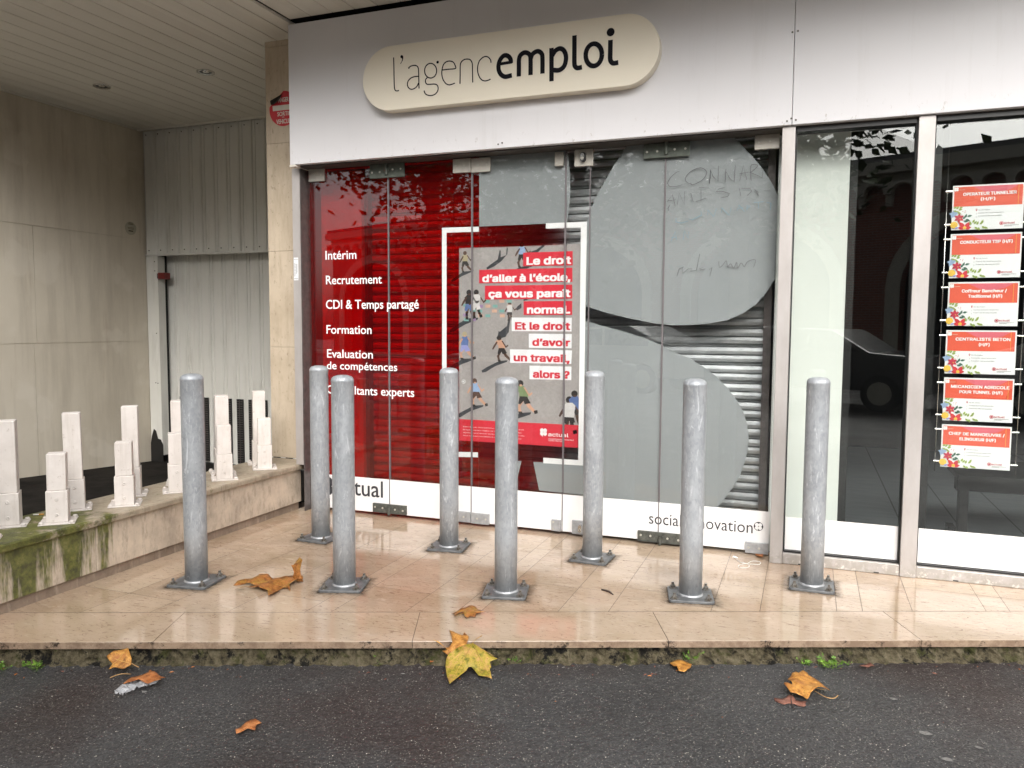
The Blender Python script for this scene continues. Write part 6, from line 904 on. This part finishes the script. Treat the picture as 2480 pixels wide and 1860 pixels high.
for xc, s, lb in ((0.666, 1, 'thin steel display cable with clips along the left edge of the job cards'), (1.046, -1, 'thin steel display cable with clips along the right edge of the job cards')):
    cb = thing('display_cable', lb, 'cable', (xc, YC + 0.004, 1.4), 0, 'cables holding the job cards')
    bm = BM(); tube(bm, [(xc, YC + 0.004, 0.575), (xc, YC + 0.004, 2.45)], 0.0024, 8); link('wire', bm, 'chrome', cb)
    for z in cz:
        for dz in (0.028, 0.204): bm = BM(); cyl(bm, (xc + 0.008 * s, YC + 0.004, z - dz), 0.0058, 0.032, 12, 'X'); link('clip', bm, 'chrome', cb)
# desk inside
dk = thing('office_desk', 'black desk leg and beam standing on the dark floor behind the window', 'desk', (1.1, 5.6, 0))
link('leg', bx(0.918, 0.972, 5.58, 5.65, 0.0, 0.40), 'black', dk); link('beam', bx(0.90, 1.9, 5.57, 5.66, 0.335, 0.405), 'black', dk); link('top', bx(0.88, 2.0, 5.4, 6.1, 0.43, 0.46), 'black', dk)
link('foot', bx(0.86, 0.905, 5.56, 5.68, 0.0, 0.10), 'black', dk); link('leg', bx(1.85, 1.9, 5.58, 5.65, 0.0, 0.40), 'black', dk)

# ================================================================ OVAL SIGN
sg = thing('shop_sign', 'cream rounded shop sign lettered l’agencemploi on the white fascia', 'sign', (-1.82, 4.62, 2.95))
zc_, hr = 2.947, 0.203; xl, xr = -2.789, -0.847
pts = [(xl + hr + hr * math.cos(q), zc_ + hr * math.sin(q)) for q in [math.pi / 2 + math.pi * k / 28 for k in range(29)]] + [(xr - hr + hr * math.cos(q), zc_ + hr * math.sin(q)) for q in [-math.pi / 2 + math.pi * k / 28 for k in range(29)]]
bm = BM(); plate(bm, pts, 4.585, 0.0745)
bmesh.ops.bevel(bm, geom=[e for e in bm.edges if all(abs(v.co.y - 4.585) < 1e-5 for v in e.verts)], offset=0.0025, segments=2, affect='EDGES', profile=0.5)
link('sign_box', bm, 'sign_cream', sg)
sc_ = 0.12658 / 1900 * 4.95 * 1.0
bm = BM()
for s in D['sign_thin']: stroke(bm, s, 0.0068, 4.5835, 0.001)
for (p, r_) in D['sign_dots']: plate(bm, disc(p[0], p[1], r_ * 0.000335, 18), 4.5828, 0.001)
plate(bm, D['sign_tail'], 4.5822, 0.001); link('thin_lettering', bm, 'ink', sg)
bm = BM()
for k, s in enumerate(D['sign_bold']): stroke(bm, s, 0.0175 if k == 0 else 0.0275, 4.5835 - 0.0007 * (k % 3), 0.001)
p, r_ = D['sign_idot']; plate(bm, disc(p[0], p[1], 0.0235, 24), 4.5835, 0.001); link('bold_lettering', bm, 'ink', sg)

# ================================================================ STICKERS
ds = thing('danger_sticker', 'round red vehicle exit sticker peeling on the stone pier', 'sticker', (-3.69, 4.948, 2.947))
cx_, cz2, rr_ = -3.685, 2.947, 0.127
pts = [(cx_ + rr_ * math.cos(q * math.pi / 20), cz2 + rr_ * math.sin(q * math.pi / 20)) for q in range(40)]
keep = [p for p in pts if not (p[0] - cx_ < -0.01 and (p[1] - cz2) > 0.035 and (p[1] - cz2) - 1.15 * (p[0] - cx_) > 0.085)]
bm = BM(); plate(bm, keep, 4.9475, 0.001); link('red_disc', bm, 'danger_red', ds)
bm = BM(); plate(bm, [(cx_ - 0.095, cz2 - 0.012), (cx_ + 0.1, cz2 - 0.012), (cx_ + 0.1, cz2 + 0.026), (cx_ - 0.098, cz2 + 0.026)], 4.9468, 0.0005); link('white_bar', bm, 'old_white', ds)
text_obj('lettering', 'ANGER', 'old_white', ds, 4.9465, cx_ - 0.045, cx_ + 0.045, cz2 + 0.048, cap=0.034, bold=0.02)
text_obj('lettering', 'SORTIE', 'old_white', ds, 4.9465, cx_ - 0.055, cx_ + 0.06, cz2 - 0.052, cap=0.032, bold=0.02)
text_obj('lettering', 'DE', 'old_white', ds, 4.9465, cx_ - 0.014, cx_ + 0.006, cz2 - 0.066, cap=0.010)
text_obj('lettering', 'VEHICULES', 'old_white', ds, 4.9465, cx_ - 0.065, cx_ + 0.085, cz2 - 0.108, cap=0.034, bold=0.02)
bm = BM(); vs = [bm.verts.new(p) for p in ((cx_ - 0.112, 4.946, cz2 + 0.035), (cx_ - 0.005, 4.946, cz2 + 0.108), (cx_ - 0.03, 4.925, cz2 + 0.052), (cx_ - 0.075, 4.93, cz2 + 0.030), (cx_ - 0.095, 4.915, cz2 + 0.055))]
bm.faces.new((vs[0], vs[3], vs[2], vs[1])); bm.faces.new((vs[0], vs[1], vs[4])); link('peeled_flap', bm, 'sticker_back', ds)
ls = thing('jamb_label', 'small white printed label on the aluminium jamb', 'label', (-3.447, 4.733, 1.75))
bm = BM(); plate(bm, rect(-3.459, -3.423, 1.672, 1.832), 4.7335, 0.001); link('paper', bm, 'card_white', ls)
bm = BM()
for k in range(5):
    for z in (1.680, 1.818): plate(bm, rect(-3.456 + 0.0066 * k, -3.4525 + 0.0066 * k, z, z + 0.005), 4.7328, 0.0004)
for k in range(14): plate(bm, rect(-3.455, -3.450 if k % 3 else -3.448, 1.70 + 0.007 * k, 1.7035 + 0.007 * k), 4.7328, 0.0004)
for j in range(3): plate(bm, rect(-3.444 + 0.006 * j, -3.442 + 0.006 * j, 1.705 + 0.01 * j, 1.79), 4.7328, 0.0004)
link('print', bm, 'grey_ink', ls)

# ================================================================ DOWNLIGHTS
for k, (x, lb) in enumerate(((-5.892, 'round downlight in the soffit further left, above the concrete wall'), (-4.745, 'round downlight in the soffit nearer the white fascia'))):
    if k == 0:
        dl = thing('downlight', lb, 'ceiling light', (x, 5.34, ZS), 0, 'downlights in the passage soffit')
        bm = BM(); lathe(bm, [(0.046, -0.001), (0.062, -0.012), (0.070, -0.010), (0.072, -0.001)], 28); link('trim_ring', bm, 'chrome', dl, False)
        bm = BM(); lathe(bm, [(0.034, -0.0005), (0.047, -0.006), (0.0475, -0.0005)], 24); link('recess', bm, 'black', dl, False); bm = BM(); lathe(bm, [(0, -0.008), (0.02, -0.007), (0.034, -0.001)], 24); link('lens', bm, 'chrome', dl, False)
    else:
        c = copy_tree(dl); c.location.x = x; c['label'] = lb

# ================================================================ BOLLARDS
def bollard_parts(root):
    rp = 0.0575
    bm = BM(); lathe(bm, [(rp, 0.012), (rp, 0.3), (rp, 0.6), (rp, 0.9), (rp, 1.066), (rp + 0.0008, 1.068), (rp + 0.0008, 1.074), (rp, 1.077), (rp - 0.004, 1.087), (0.045, 1.095), (0.025, 1.101), (0, 1.103)], 48); link('pole', bm, 'galv', root, False, True)
    bm = BM(); lathe(bm, [(rp + 0.006, 0.0122), (rp + 0.005, 0.015), (rp + 0.002, 0.019), (rp + 0.0002, 0.021)], 48); link('weld_ring', bm, 'weld', root, False, True)
    bm = BM(); w = 0.110
    v = [(w * sx, w * sy) for sx, sy in ((-1, -1), (1, -1), (1, 1), (-1, 1))]; prism(bm, v, 0.0009, 0.012)
    bmesh.ops.bevel(bm, geom=[e for e in bm.edges if abs(e.verts[0].co.z - e.verts[1].co.z) > 0.005], offset=0.018, segments=4, affect='EDGES', profile=0.5)
    bmesh.ops.bevel(bm, geom=[e for e in bm.edges if min(x.co.z for x in e.verts) > 0.0115], offset=0.002, segments=1, affect='EDGES', profile=0.5)
    link('base_plate', bm, 'galv_plate', root, False)
    bm = BM(); bm.faces.new([bm.verts.new(p) for p in ((-.165, -.165, .0004), (.165, -.165, .0004), (.165, .165, .0004), (-.165, .165, .0004))]); link('grime_shade_ring', bm, 'grime', root, False)  # thin sheet: dirt and painted contact shadow around the plate
    for sx in (-1, 1):
        for sy in (-1, 1):
            bm = BM(); cyl(bm, (0, 0, 0.0138), 0.021, 0.0035, 20); cyl(bm, (0, 0, 0.0215), 0.0135, 0.012, 6); cyl(bm, (0, 0, 0.034), 0.0068, 0.016, 12)
            b = link('bolt', bm, 'bolt', root, False); b.location = (sx * 0.083, sy * 0.083, 0); b.rotation_euler = (0, 0, random.random())
BL = [(-2.979, 3.199, 'galvanised bollard nearest the low wall, leftmost of all eight', 10, .2), (-2.868, 4.163, 'galvanised bollard closest to the aluminium jamb and stone pier', -2, 0),
      (-2.224, 3.434, 'galvanised bollard hiding letters of Consultants experts, just right of the curled orange leaf', 18, 0), (-2.026, 4.286, 'galvanised bollard standing under the left white bracket of the poster frame', 9, .1),
      (-1.407, 3.650, 'scratched galvanised bollard in front of the lower middle of the school poster', 14, -.2), (-1.147, 4.379, 'galvanised bollard next to the lower lock, right of the poster frame', -3, .1),
      (-0.521, 3.942, 'galvanised bollard covering the middle of the words social innovation', 12, 0), (0.052, 4.338, 'galvanised bollard before the narrow window with the pale pillar, rightmost of all eight', 0, 0)]
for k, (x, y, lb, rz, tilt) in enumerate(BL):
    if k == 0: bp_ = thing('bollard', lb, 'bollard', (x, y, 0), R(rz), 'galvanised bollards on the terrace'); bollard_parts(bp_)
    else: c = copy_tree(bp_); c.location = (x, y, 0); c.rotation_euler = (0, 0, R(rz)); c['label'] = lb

# ================================================================ FALLEN LEAVES
def leaf(name, label, key, mat, curl=0.012, stem=None, stem_mat='stem', seed=1, cat='leaf', extra=None, veins=None, lift=0.0):
    rnd = random.Random(seed); P = [Vector(p) for p in D['leaf'][key]]
    root = thing(name, label, cat, tuple(sum((p for p in P), Vector()) / len(P)), 0, 'fallen plane leaves')
    def blade(P, cu):
        bm = BM(); cen = sum(P, Vector()) / len(P); nrm = Vector()
        for a, b in zip(P, P[1:] + P[:1]): nrm += (a - cen).cross(b - cen)
        nrm.normalize()
        if nrm.z < 0: nrm = -nrm
        f = bm.faces.new([bm.verts.new(p) for p in P])
        bmesh.ops.triangulate(bm, faces=[f])
        for _ in range(2): bmesh.ops.subdivide_edges(bm, edges=[e for e in bm.edges if e.calc_length() > 0.018], cuts=1); bmesh.ops.triangulate(bm, faces=[f for f in bm.faces if len(f.verts) > 3])
        ph = rnd.random() * 6
        mx = max((p - cen).length for p in P)
        for v in bm.verts:
            d = v.co - cen; r_ = d.length / mx; a = math.atan2(d.y, d.x)
            v.co += nrm * (cu * (0.55 * math.sin(3 * a + ph) * r_ + 0.45 * math.sin(60 * d.x + ph) * 0.5 - 0.3 * r_ * r_ + 0.25) + lift)
        ext = bmesh.ops.extrude_face_region(bm, geom=bm.faces[:])
        bmesh.ops.translate(bm, vec=-nrm * 0.0007, verts=[v for v in ext['geom'] if isinstance(v, bmesh.types.BMVert)])
        bmesh.ops.recalc_face_normals(bm, faces=bm.faces[:]); return bm
    link('blade', blade(P, curl), mat, root, smooth=True)
    if extra: link('blade', blade([Vector(p) for p in D['leaf'][extra]], 0.006), mat, root, smooth=True)
    if stem:
        q = [tuple(p) for p in D['leaf'][stem]]; q = smooth_pts(q, 4); bm = BM(); tube(bm, [(a, b, c + 0.003 + lift) for a, b, c in q], [0.0011 + 0.0012 * k / len(q) for k in range(len(q))], 6); link('stem', bm, stem_mat, root)
    if veins == 'auto':
        cc = sum(P, Vector()) / len(P); far = sorted(P, key=lambda p: -(p - cc).length); tp_ = []
        for p in far:
            if all((p - q).length > 0.045 for q in tp_): tp_.append(p)
            if len(tp_) == 5: break
        veins = (tuple(cc), [tuple(cc * 0.12 + p * 0.88) for p in tp_])
    if veins:
        cen, tips = veins; bm = BM()
        for tp in tips: tube(bm, [(cen[k] * (1 - u) + tp[k] * u for k in range(3)) and tuple(cen[k] * (1 - u) + tp[k] * u + (0.0045 if k == 2 else 0) for k in range(3)) for u in (0, .5, 1)], [0.0016, 0.0011, 0.0005], 5)
        link('veins', bm, 'vein', root)
    return root
L_ = D['leaf']
leaf('fallen_leaf', 'large curled orange leaf with a raised tip on the terrace between two bollards', 'A', 'leaf_orange', 0.032, extra='A2', seed=2, veins='auto')
leaf('fallen_leaf', 'small curled orange leaf on the joint of the step slabs', 'B', 'leaf_orange', 0.018, seed=3, veins='auto')
c1 = L_['C1']; cv = c1[3]
leaf('fallen_leaf', 'big yellow green leaf leaning against the step edge', 'C1', 'leaf_yellow', 0.008, 'Cstem', seed=4, veins=(cv, [tuple(0.85 * c1[i][k] + 0.15 * cv[k] for k in range(3)) for i in (7, 11, 20, 22)]), lift=0.004)
leaf('fallen_leaf', 'crumpled orange leaf behind the big yellow green leaf on the step edge', 'C2', 'leaf_gold', 0.012, seed=5)
leaf('fallen_leaf', 'pale golden leaf leaning on the mossy footing at the left', 'D', 'leaf_gold', 0.008, 'Dstem', seed=6, veins='auto', lift=0.003)
leaf('fallen_leaf', 'orange leaf lying on a piece of clear plastic wrap', 'E', 'leaf_rust', 0.014, 'Estem', seed=7)
leaf('fallen_leaf', 'rusty brown leaf alone on the asphalt at the lower left', 'F', 'leaf_rust', 0.012, seed=8)
leaf('fallen_leaf', 'small three pointed orange leaf on the asphalt below the green weeds', 'G', 'leaf_gold', 0.010, seed=9, lift=0.006)
leaf('fallen_leaf', 'large golden leaf with a long stem on the asphalt at the right', 'H', 'leaf_gold', 0.026, 'Hstem', seed=10, veins='auto', lift=0.006)
leaf('fallen_leaf', 'wet brown leaf flat on the asphalt under the large golden leaf', 'I', 'leaf_brown', 0.003, 'Istem', 'stem_dark', seed=11)
leaf('fallen_leaf', 'dark red brown leaf scrap against the footing at the right', 'J', 'leaf_brown', 0.006, seed=12, lift=0.004)
leaf('fallen_leaf', 'dark red brown leaf scrap against the footing in the middle', 'K', 'leaf_brown', 0.006, seed=13, lift=0.004)
leaf('fallen_leaf', 'small pinkish leaf scrap left of the big yellow green leaf', 'M', 'leaf_rust', 0.006, seed=14, lift=0.004)
leaf('fallen_leaf', 'small brown leaf at the foot of the right door corner', 'N', 'leaf_rust', 0.008, seed=15, lift=0.008)
rp = [Vector(p) for p in L_['wrap']]; bm = BM(); f = bm.faces.new([bm.verts.new(p + Vector((0, 0, 0.004))) for p in rp]); bmesh.ops.triangulate(bm, faces=[f])
for _ in range(3): bmesh.ops.subdivide_edges(bm, edges=bm.edges[:], cuts=1)
for v in bm.verts: v.co.z += random.uniform(-0.006, 0.010)
tag(link('plastic_wrap', bm, 'wrap'), 'crumpled scrap of clear plastic wrap on the asphalt', 'litter')
bm = BM(); tube(bm, smooth_pts([tuple(p) for p in L_['cord']], 4), 0.0015, 6); cd = thing('white_cord', 'looped white cord lying on the terrace by the right door', 'cord', tuple(L_['cord'][0]))
link('wire', bm, 'cord', cd)
bm = BM(); p = L_['cord'][0]; cyl(bm, (p[0] - 0.006, p[1] + 0.004, 0.008), 0.007, 0.018, 12, 'X'); cyl(bm, (p[0] + 0.006, p[1] + 0.001, 0.007), 0.004, 0.012, 10, 'X'); link('plug', bm, 'cord', cd)
tw = L_['twig']; bm = BM(); tube(bm, [tuple(tw[0]), ((tw[0][0] + tw[1][0]) / 2 + 0.01, (tw[0][1] + tw[1][1]) / 2, 0.006), tuple(tw[1])], [0.004, 0.006, 0.003], 6)
tag(link('twig', bm, 'stem_dark'), 'short dark twig on the terrace left of the social innovation bollard', 'twig')
# small grit and leaf crumbs: uncountable
bm = BM()
for _ in range(150):
    x, y = random.uniform(-3.4, 1.2), random.uniform(2.3, 4.78)
    if NX * x + NY * y > SE - 0.03 or x < -3.46: continue
    if random.random() < 0.5 : y = min(4.79, 4.70 + random.random() * 0.10) if random.random() < 0.5 else y
    l, a = random.uniform(0.002, 0.008), random.random() * 6.28
    ca, sa = math.cos(a) * l, math.sin(a) * l
    vs = [bm.verts.new(q) for q in ((x - ca, y - sa, 0.001), (x + sa * .3, y - ca * .3, 0.0022), (x + ca, y + sa, 0.001), (x - sa * .3, y + ca * .3, 0.0025))]; bm.faces.new(vs)
for _ in range(300):
    s_, t_ = SE + random.choice((random.uniform(0.03, 0.16), random.uniform(0, 3.0))), random.uniform(-4.5, 2.8); x, y = KN(s_, t_)
    l, a = random.uniform(0.003, 0.012) if s_ < SE + 0.17 else random.uniform(0.002, 0.006), random.random() * 6.28; ca, sa = math.cos(a) * l, math.sin(a) * l
    vs = [bm.verts.new(q) for q in ((x - ca, y - sa, ZA + .001), (x + sa * .4, y - ca * .4, ZA + .004), (x + ca, y + sa, ZA + .001), (x - sa * .4, y + ca * .4, ZA + .003))]; f = bm.faces.new(vs); f.material_index = random.choice((0, 1, 1, 2, 3))
tag(link('leaf_crumbs', bm, ['stem_dark', 'leaf_brown', 'gum', 'leaf_rust']), kind='stuff')
gl_ = ['oval pale chewing gum spot on the asphalt nearest the golden leaf', 'speckled pale gum spot on the asphalt in the lower right', 'small round pale gum spot on the asphalt at the far right edge', 'faint wide gum spot on the asphalt at the bottom right', 'faint grey gum spot on the asphalt beside the plastic wrap']
for k, p in enumerate(L_['gum']):
    bm = BM(); r_ = (0.015, 0.021, 0.012, 0.018, 0.012)[k]
    vs = [bm.verts.new((p[0] + r_ * (1 + 0.2 * math.sin(q * 1.3 + k)) * math.cos(q * math.pi / 8), p[1] + 0.7 * r_ * (1 + 0.15 * math.cos(q * 2 + k)) * math.sin(q * math.pi / 8), ZA + 0.0012)) for q in range(16)]; f = bm.faces.new(vs)
    r2 = bmesh.ops.inset_region(bm, faces=[f], thickness=r_ * 0.3); bmesh.ops.translate(bm, vec=(0, 0, 0.0012), verts=list(f.verts))
    tag(link('gum_spot', bm, 'gum'), gl_[k], 'gum', 'gum spots on the asphalt')
# weeds along the footing
wl_ = ['green weed tuft beside the footing at the far left, second from the edge', 'flat green weed at the left edge of the photo', 'small green weed under the step left of the yellow leaf', 'small green weed right of the yellow leaf', 'green weed above the three pointed leaf', 'bushy green weed on the footing right of the three pointed leaf', 'small green weed left of the largest tuft', 'largest bright green weed tuft behind the golden leaf', 'tiny green sprout right of the largest tuft']
wsz = [1.2, .9, .9, .8, 1.2, 1.0, .8, 1.4, .6]
for k, p in enumerate(L_['weeds']):
    p = (p[0] + NX * 0.03, p[1] + NY * 0.03, p[2])
    root = thing('weed', wl_[k], 'weed', (p[0], p[1], ZA), 0, 'weeds along the step footing'); bm = BM(); sm_ = BM(); sz = wsz[k]
    for j in range(int(13 * sz) + 5):
        a = random.random() * 6.28; el = random.uniform(0.3, 1.3); l = random.uniform(0.012, 0.038) * sz
        bx0 = Vector((p[0] + random.uniform(-.028, .028) * sz, p[1] + random.uniform(-.012, .012), ZA - 0.002)); d = Vector((math.cos(a) * math.cos(el), math.sin(a) * math.cos(el), math.sin(el)))
        tip = bx0 + d * l; tube(sm_, [bx0, tip], 0.0007, 4)
        u = d.cross(Vector((0, 0, 1))).normalized(); n_ = u.cross(d); lw_ = random.uniform(0.006, 0.011) * sz
        for q in range(3):
            dd = (Matrix.Rotation((q - 1) * 1.1, 3, n_) @ d); uu_ = dd.cross(n_)
            vs = [bm.verts.new(tip + dd * lw_ * f0 + uu_ * lw_ * f1 * 0.9 + n_ * f2 * lw_) for f0, f1, f2 in ((0, 0, 0), (.55, .42, .12), (1.15, .3, .05), (1.3, 0, 0), (1.15, -.3, .05), (.55, -.42, .12))]; bm.faces.new(vs)
    link('leaves', bm, 'weed', root); link('stems', sm_, 'weed', root)

# ================================================================ ACROSS THE STREET (seen in the glass)
SB = 17.0
bb = thing('brick_building', 'red brick building with pale stone arches reflected in the shop glass', 'building', (*KN(SB, 0), 0))
rot = Matrix.Rotation(math.atan2(KY, KX) + math.pi, 4, 'Z')
def bplace(o): o.parent = bb; o.matrix_parent_inverse = Matrix.Identity(4); o.matrix_local = rot; return o
def arch_wall():
    bm = BM(); W0, AW, H = 7.2, 2.55, 5.75
    for k in range(-4, 5):
        cx = k * W0 + 1.5; n = 16
        arc = [(cx + AW * math.cos(math.pi - math.pi * i / n), 2.6 + 2.0 * math.sin(math.pi * i / n)) for i in range(n + 1)]
        poly = [(cx - W0 / 2, -0.1), (cx - AW, -0.1)] + arc + [(cx + AW, -0.1), (cx + W0 / 2, -0.1), (cx + W0 / 2, H), (cx - W0 / 2, H)]
        plate(bm, poly, 0.0, 0.6, 0)
        inner = arc; outer = [(cx + (AW + .42) * math.cos(math.pi - math.pi * i / n), 2.6 + 2.45 * math.sin(math.pi * i / n)) for i in range(n + 1)]
        plate(bm, [(cx - AW, -0.1)] + inner + [(cx + AW, -0.1), (cx + AW + .42, -0.1)] + outer[::-1] + [(cx - AW - .42, -0.1)], -0.06, 0.058, 1)
        box(bm, cx - AW, cx + AW, 0.5, 0.56, -0.1, 4.6, 2)
    x0, x1 = -4.5 * W0 + 1.5, 4.5 * W0 + 1.5
    box(bm, x0, x1, -0.5, 0.6, H + .25, H + .6, 1); box(bm, x0, x1, -0.1, 0.6, H, H + .25, 1)
    x = x0
    while x < x1:
        box(bm, x, x + 0.22, -0.42, -0.062, H - .38, H - .002, 1); box(bm, x + 0.02, x + 0.20, -0.25, -0.062, H - .72, H - .381, 1)
        plate(bm, [(x + .22, H - .002), (x + .22, H - .30)] + [(x + .51 - .29 * math.cos(math.pi * q / 8), H - .30 + .24 * math.sin(math.pi * q / 8)) for q in range(1, 8)] + [(x + .80, H - .30), (x + .80, H - .002)], -0.40, 0.33, 1); x += 0.80
    return bm
bplace(link('wall', arch_wall(), ['brick', 'stone', 'dark_open'], bb)); bplace(link('roof', box(BM(), -31, 34, -0.3, 8, 6.355, 6.55), 'alu_dark', bb))
def tree(name, label, s, t, h, cr, seed, n=2600):
    rnd = random.Random(seed); x, y = KN(s, t); root = thing(name, label, 'tree', (x, y, ZA), 0, 'plane trees along the street'); bm = BM()
    tube(bm, [(0, 0, -0.05), (0.05, 0, 1.2), (0, 0.08, 2.8), (0.1, 0, h * 0.6), (0.0, 0.1, h * 0.85)], [0.22, 0.17, 0.14, 0.10, 0.04], 10)
    tips = []
    for k in range(11):
        a = k * 2.4 + rnd.random(); z0 = 2.6 + (h * 0.6 - 2.6) * rnd.random(); r_ = cr * rnd.uniform(0.5, 0.95); z1 = z0 + rnd.uniform(0.4, 2.2)
        tube(bm, [(0, 0, z0), (r_ * .5 * math.cos(a), r_ * .5 * math.sin(a), z0 + (z1 - z0) * .6), (r_ * math.cos(a), r_ * math.sin(a), z1)], [0.07, 0.045, 0.015], 6); tips += [(r_ * f * math.cos(a), r_ * f * math.sin(a), z0 + (z1 - z0) * f) for f in (.4, .65, .9, 1.0)]
    link('trunk', bm, 'bark', root, False, True); bm = BM(); tips += [(0, 0, h * q) for q in (.6, .75, .9)]
    for _ in range(n):
        c = rnd.choice(tips); p = Vector((c[0] + rnd.gauss(0, .55), c[1] + rnd.gauss(0, .55), c[2] + rnd.gauss(0, .45))); a, b = rnd.random() * 6.28, rnd.uniform(-.9, .9); s_ = rnd.uniform(0.06, 0.12)
        u = Vector((math.cos(a), math.sin(a), b)).normalized() * s_; v = u.cross(Vector((rnd.uniform(-1, 1), rnd.uniform(-1, 1), 1))).normalized() * s_ * 0.8
        bm.faces.new([bm.verts.new(q) for q in (p - u, p - v * .8 - u * .2, p + u * 1.1, p + v * .8 - u * .2)])
    link('crown', bm, 'foliage', root, False); return root
for lb, s_, t_, h_, cr_, sd_, n_ in (('plane tree with dense foliage reflected in the narrow window', 3.0, -2.4, 8.0, 2.2, 1, 5500), ('plane tree reflected over the red film', 2.8, -9.6, 8.5, 2.9, 2, 6500), ('plane tree reflected above the poster', 3.2, -5.9, 8.0, 2.4, 3, 5200), ('plane tree across the street reflected behind the grey petals', 12.8, 5.0, 8.0, 2.6, 5, 1800)): tree('plane_tree', lb, s_, t_, h_, cr_, sd_, n_)
def car(label, s, t, paint, flip=1):
    x, y = KN(s, t); root = thing('parked_car', label, 'car', (x, y, ZA), math.atan2(KY, KX) + (0 if flip > 0 else math.pi), 'cars parked along the street'); bm = BM()
    side = [(-2.1, .35), (-2.12, .75), (-2.0, .95), (-1.1, 1.02), (-0.45, 1.42), (0.9, 1.46), (1.6, 1.15), (2.0, 1.05), (2.1, .8), (2.08, .35)]
    plate(bm, side, -0.85, 1.7); bmesh.ops.bevel(bm, geom=[e for e in bm.edges if abs(e.verts[0].co.y - e.verts[1].co.y) < 0.01], offset=0.06, segments=3, affect='EDGES', profile=0.5); link('body', bm, paint, root, False, False)
    bm = BM()
    for yy in (-0.858, 0.8495): plate(bm, [(-0.95, 1.03), (-0.40, 1.36), (0.2, 1.39), (0.2, 1.03)], yy, 0.008); plate(bm, [(0.27, 1.03), (0.27, 1.39), (0.88, 1.40), (1.42, 1.14), (1.40, 1.03)], yy, 0.008)
    link('window', bm, 'car_glass', root, False)
    for sx in (-1.32, 1.3):
        for sy in (-0.80, 0.80):
            bm = BM(); cyl(bm, (sx, sy, .32), .32, .2, 28, 'Y'); w = link('wheel', bm, 'tyre', root, False); bm = BM(); cyl(bm, (sx, sy * 1.135, .32), .2, .02, 20, 'Y'); link('rim', bm, 'steel', w)
    return root
car('white hatchback parked along the street, reflected in the red film', 6.2, -7.0, 'car_white'); car('dark hatchback parked along the street, reflected below the poster', 6.2, -2.2, 'car_dark', -1); car('pale hatchback parked along the street, reflected over the shutter', 6.2, 2.6, 'car_white', -1)
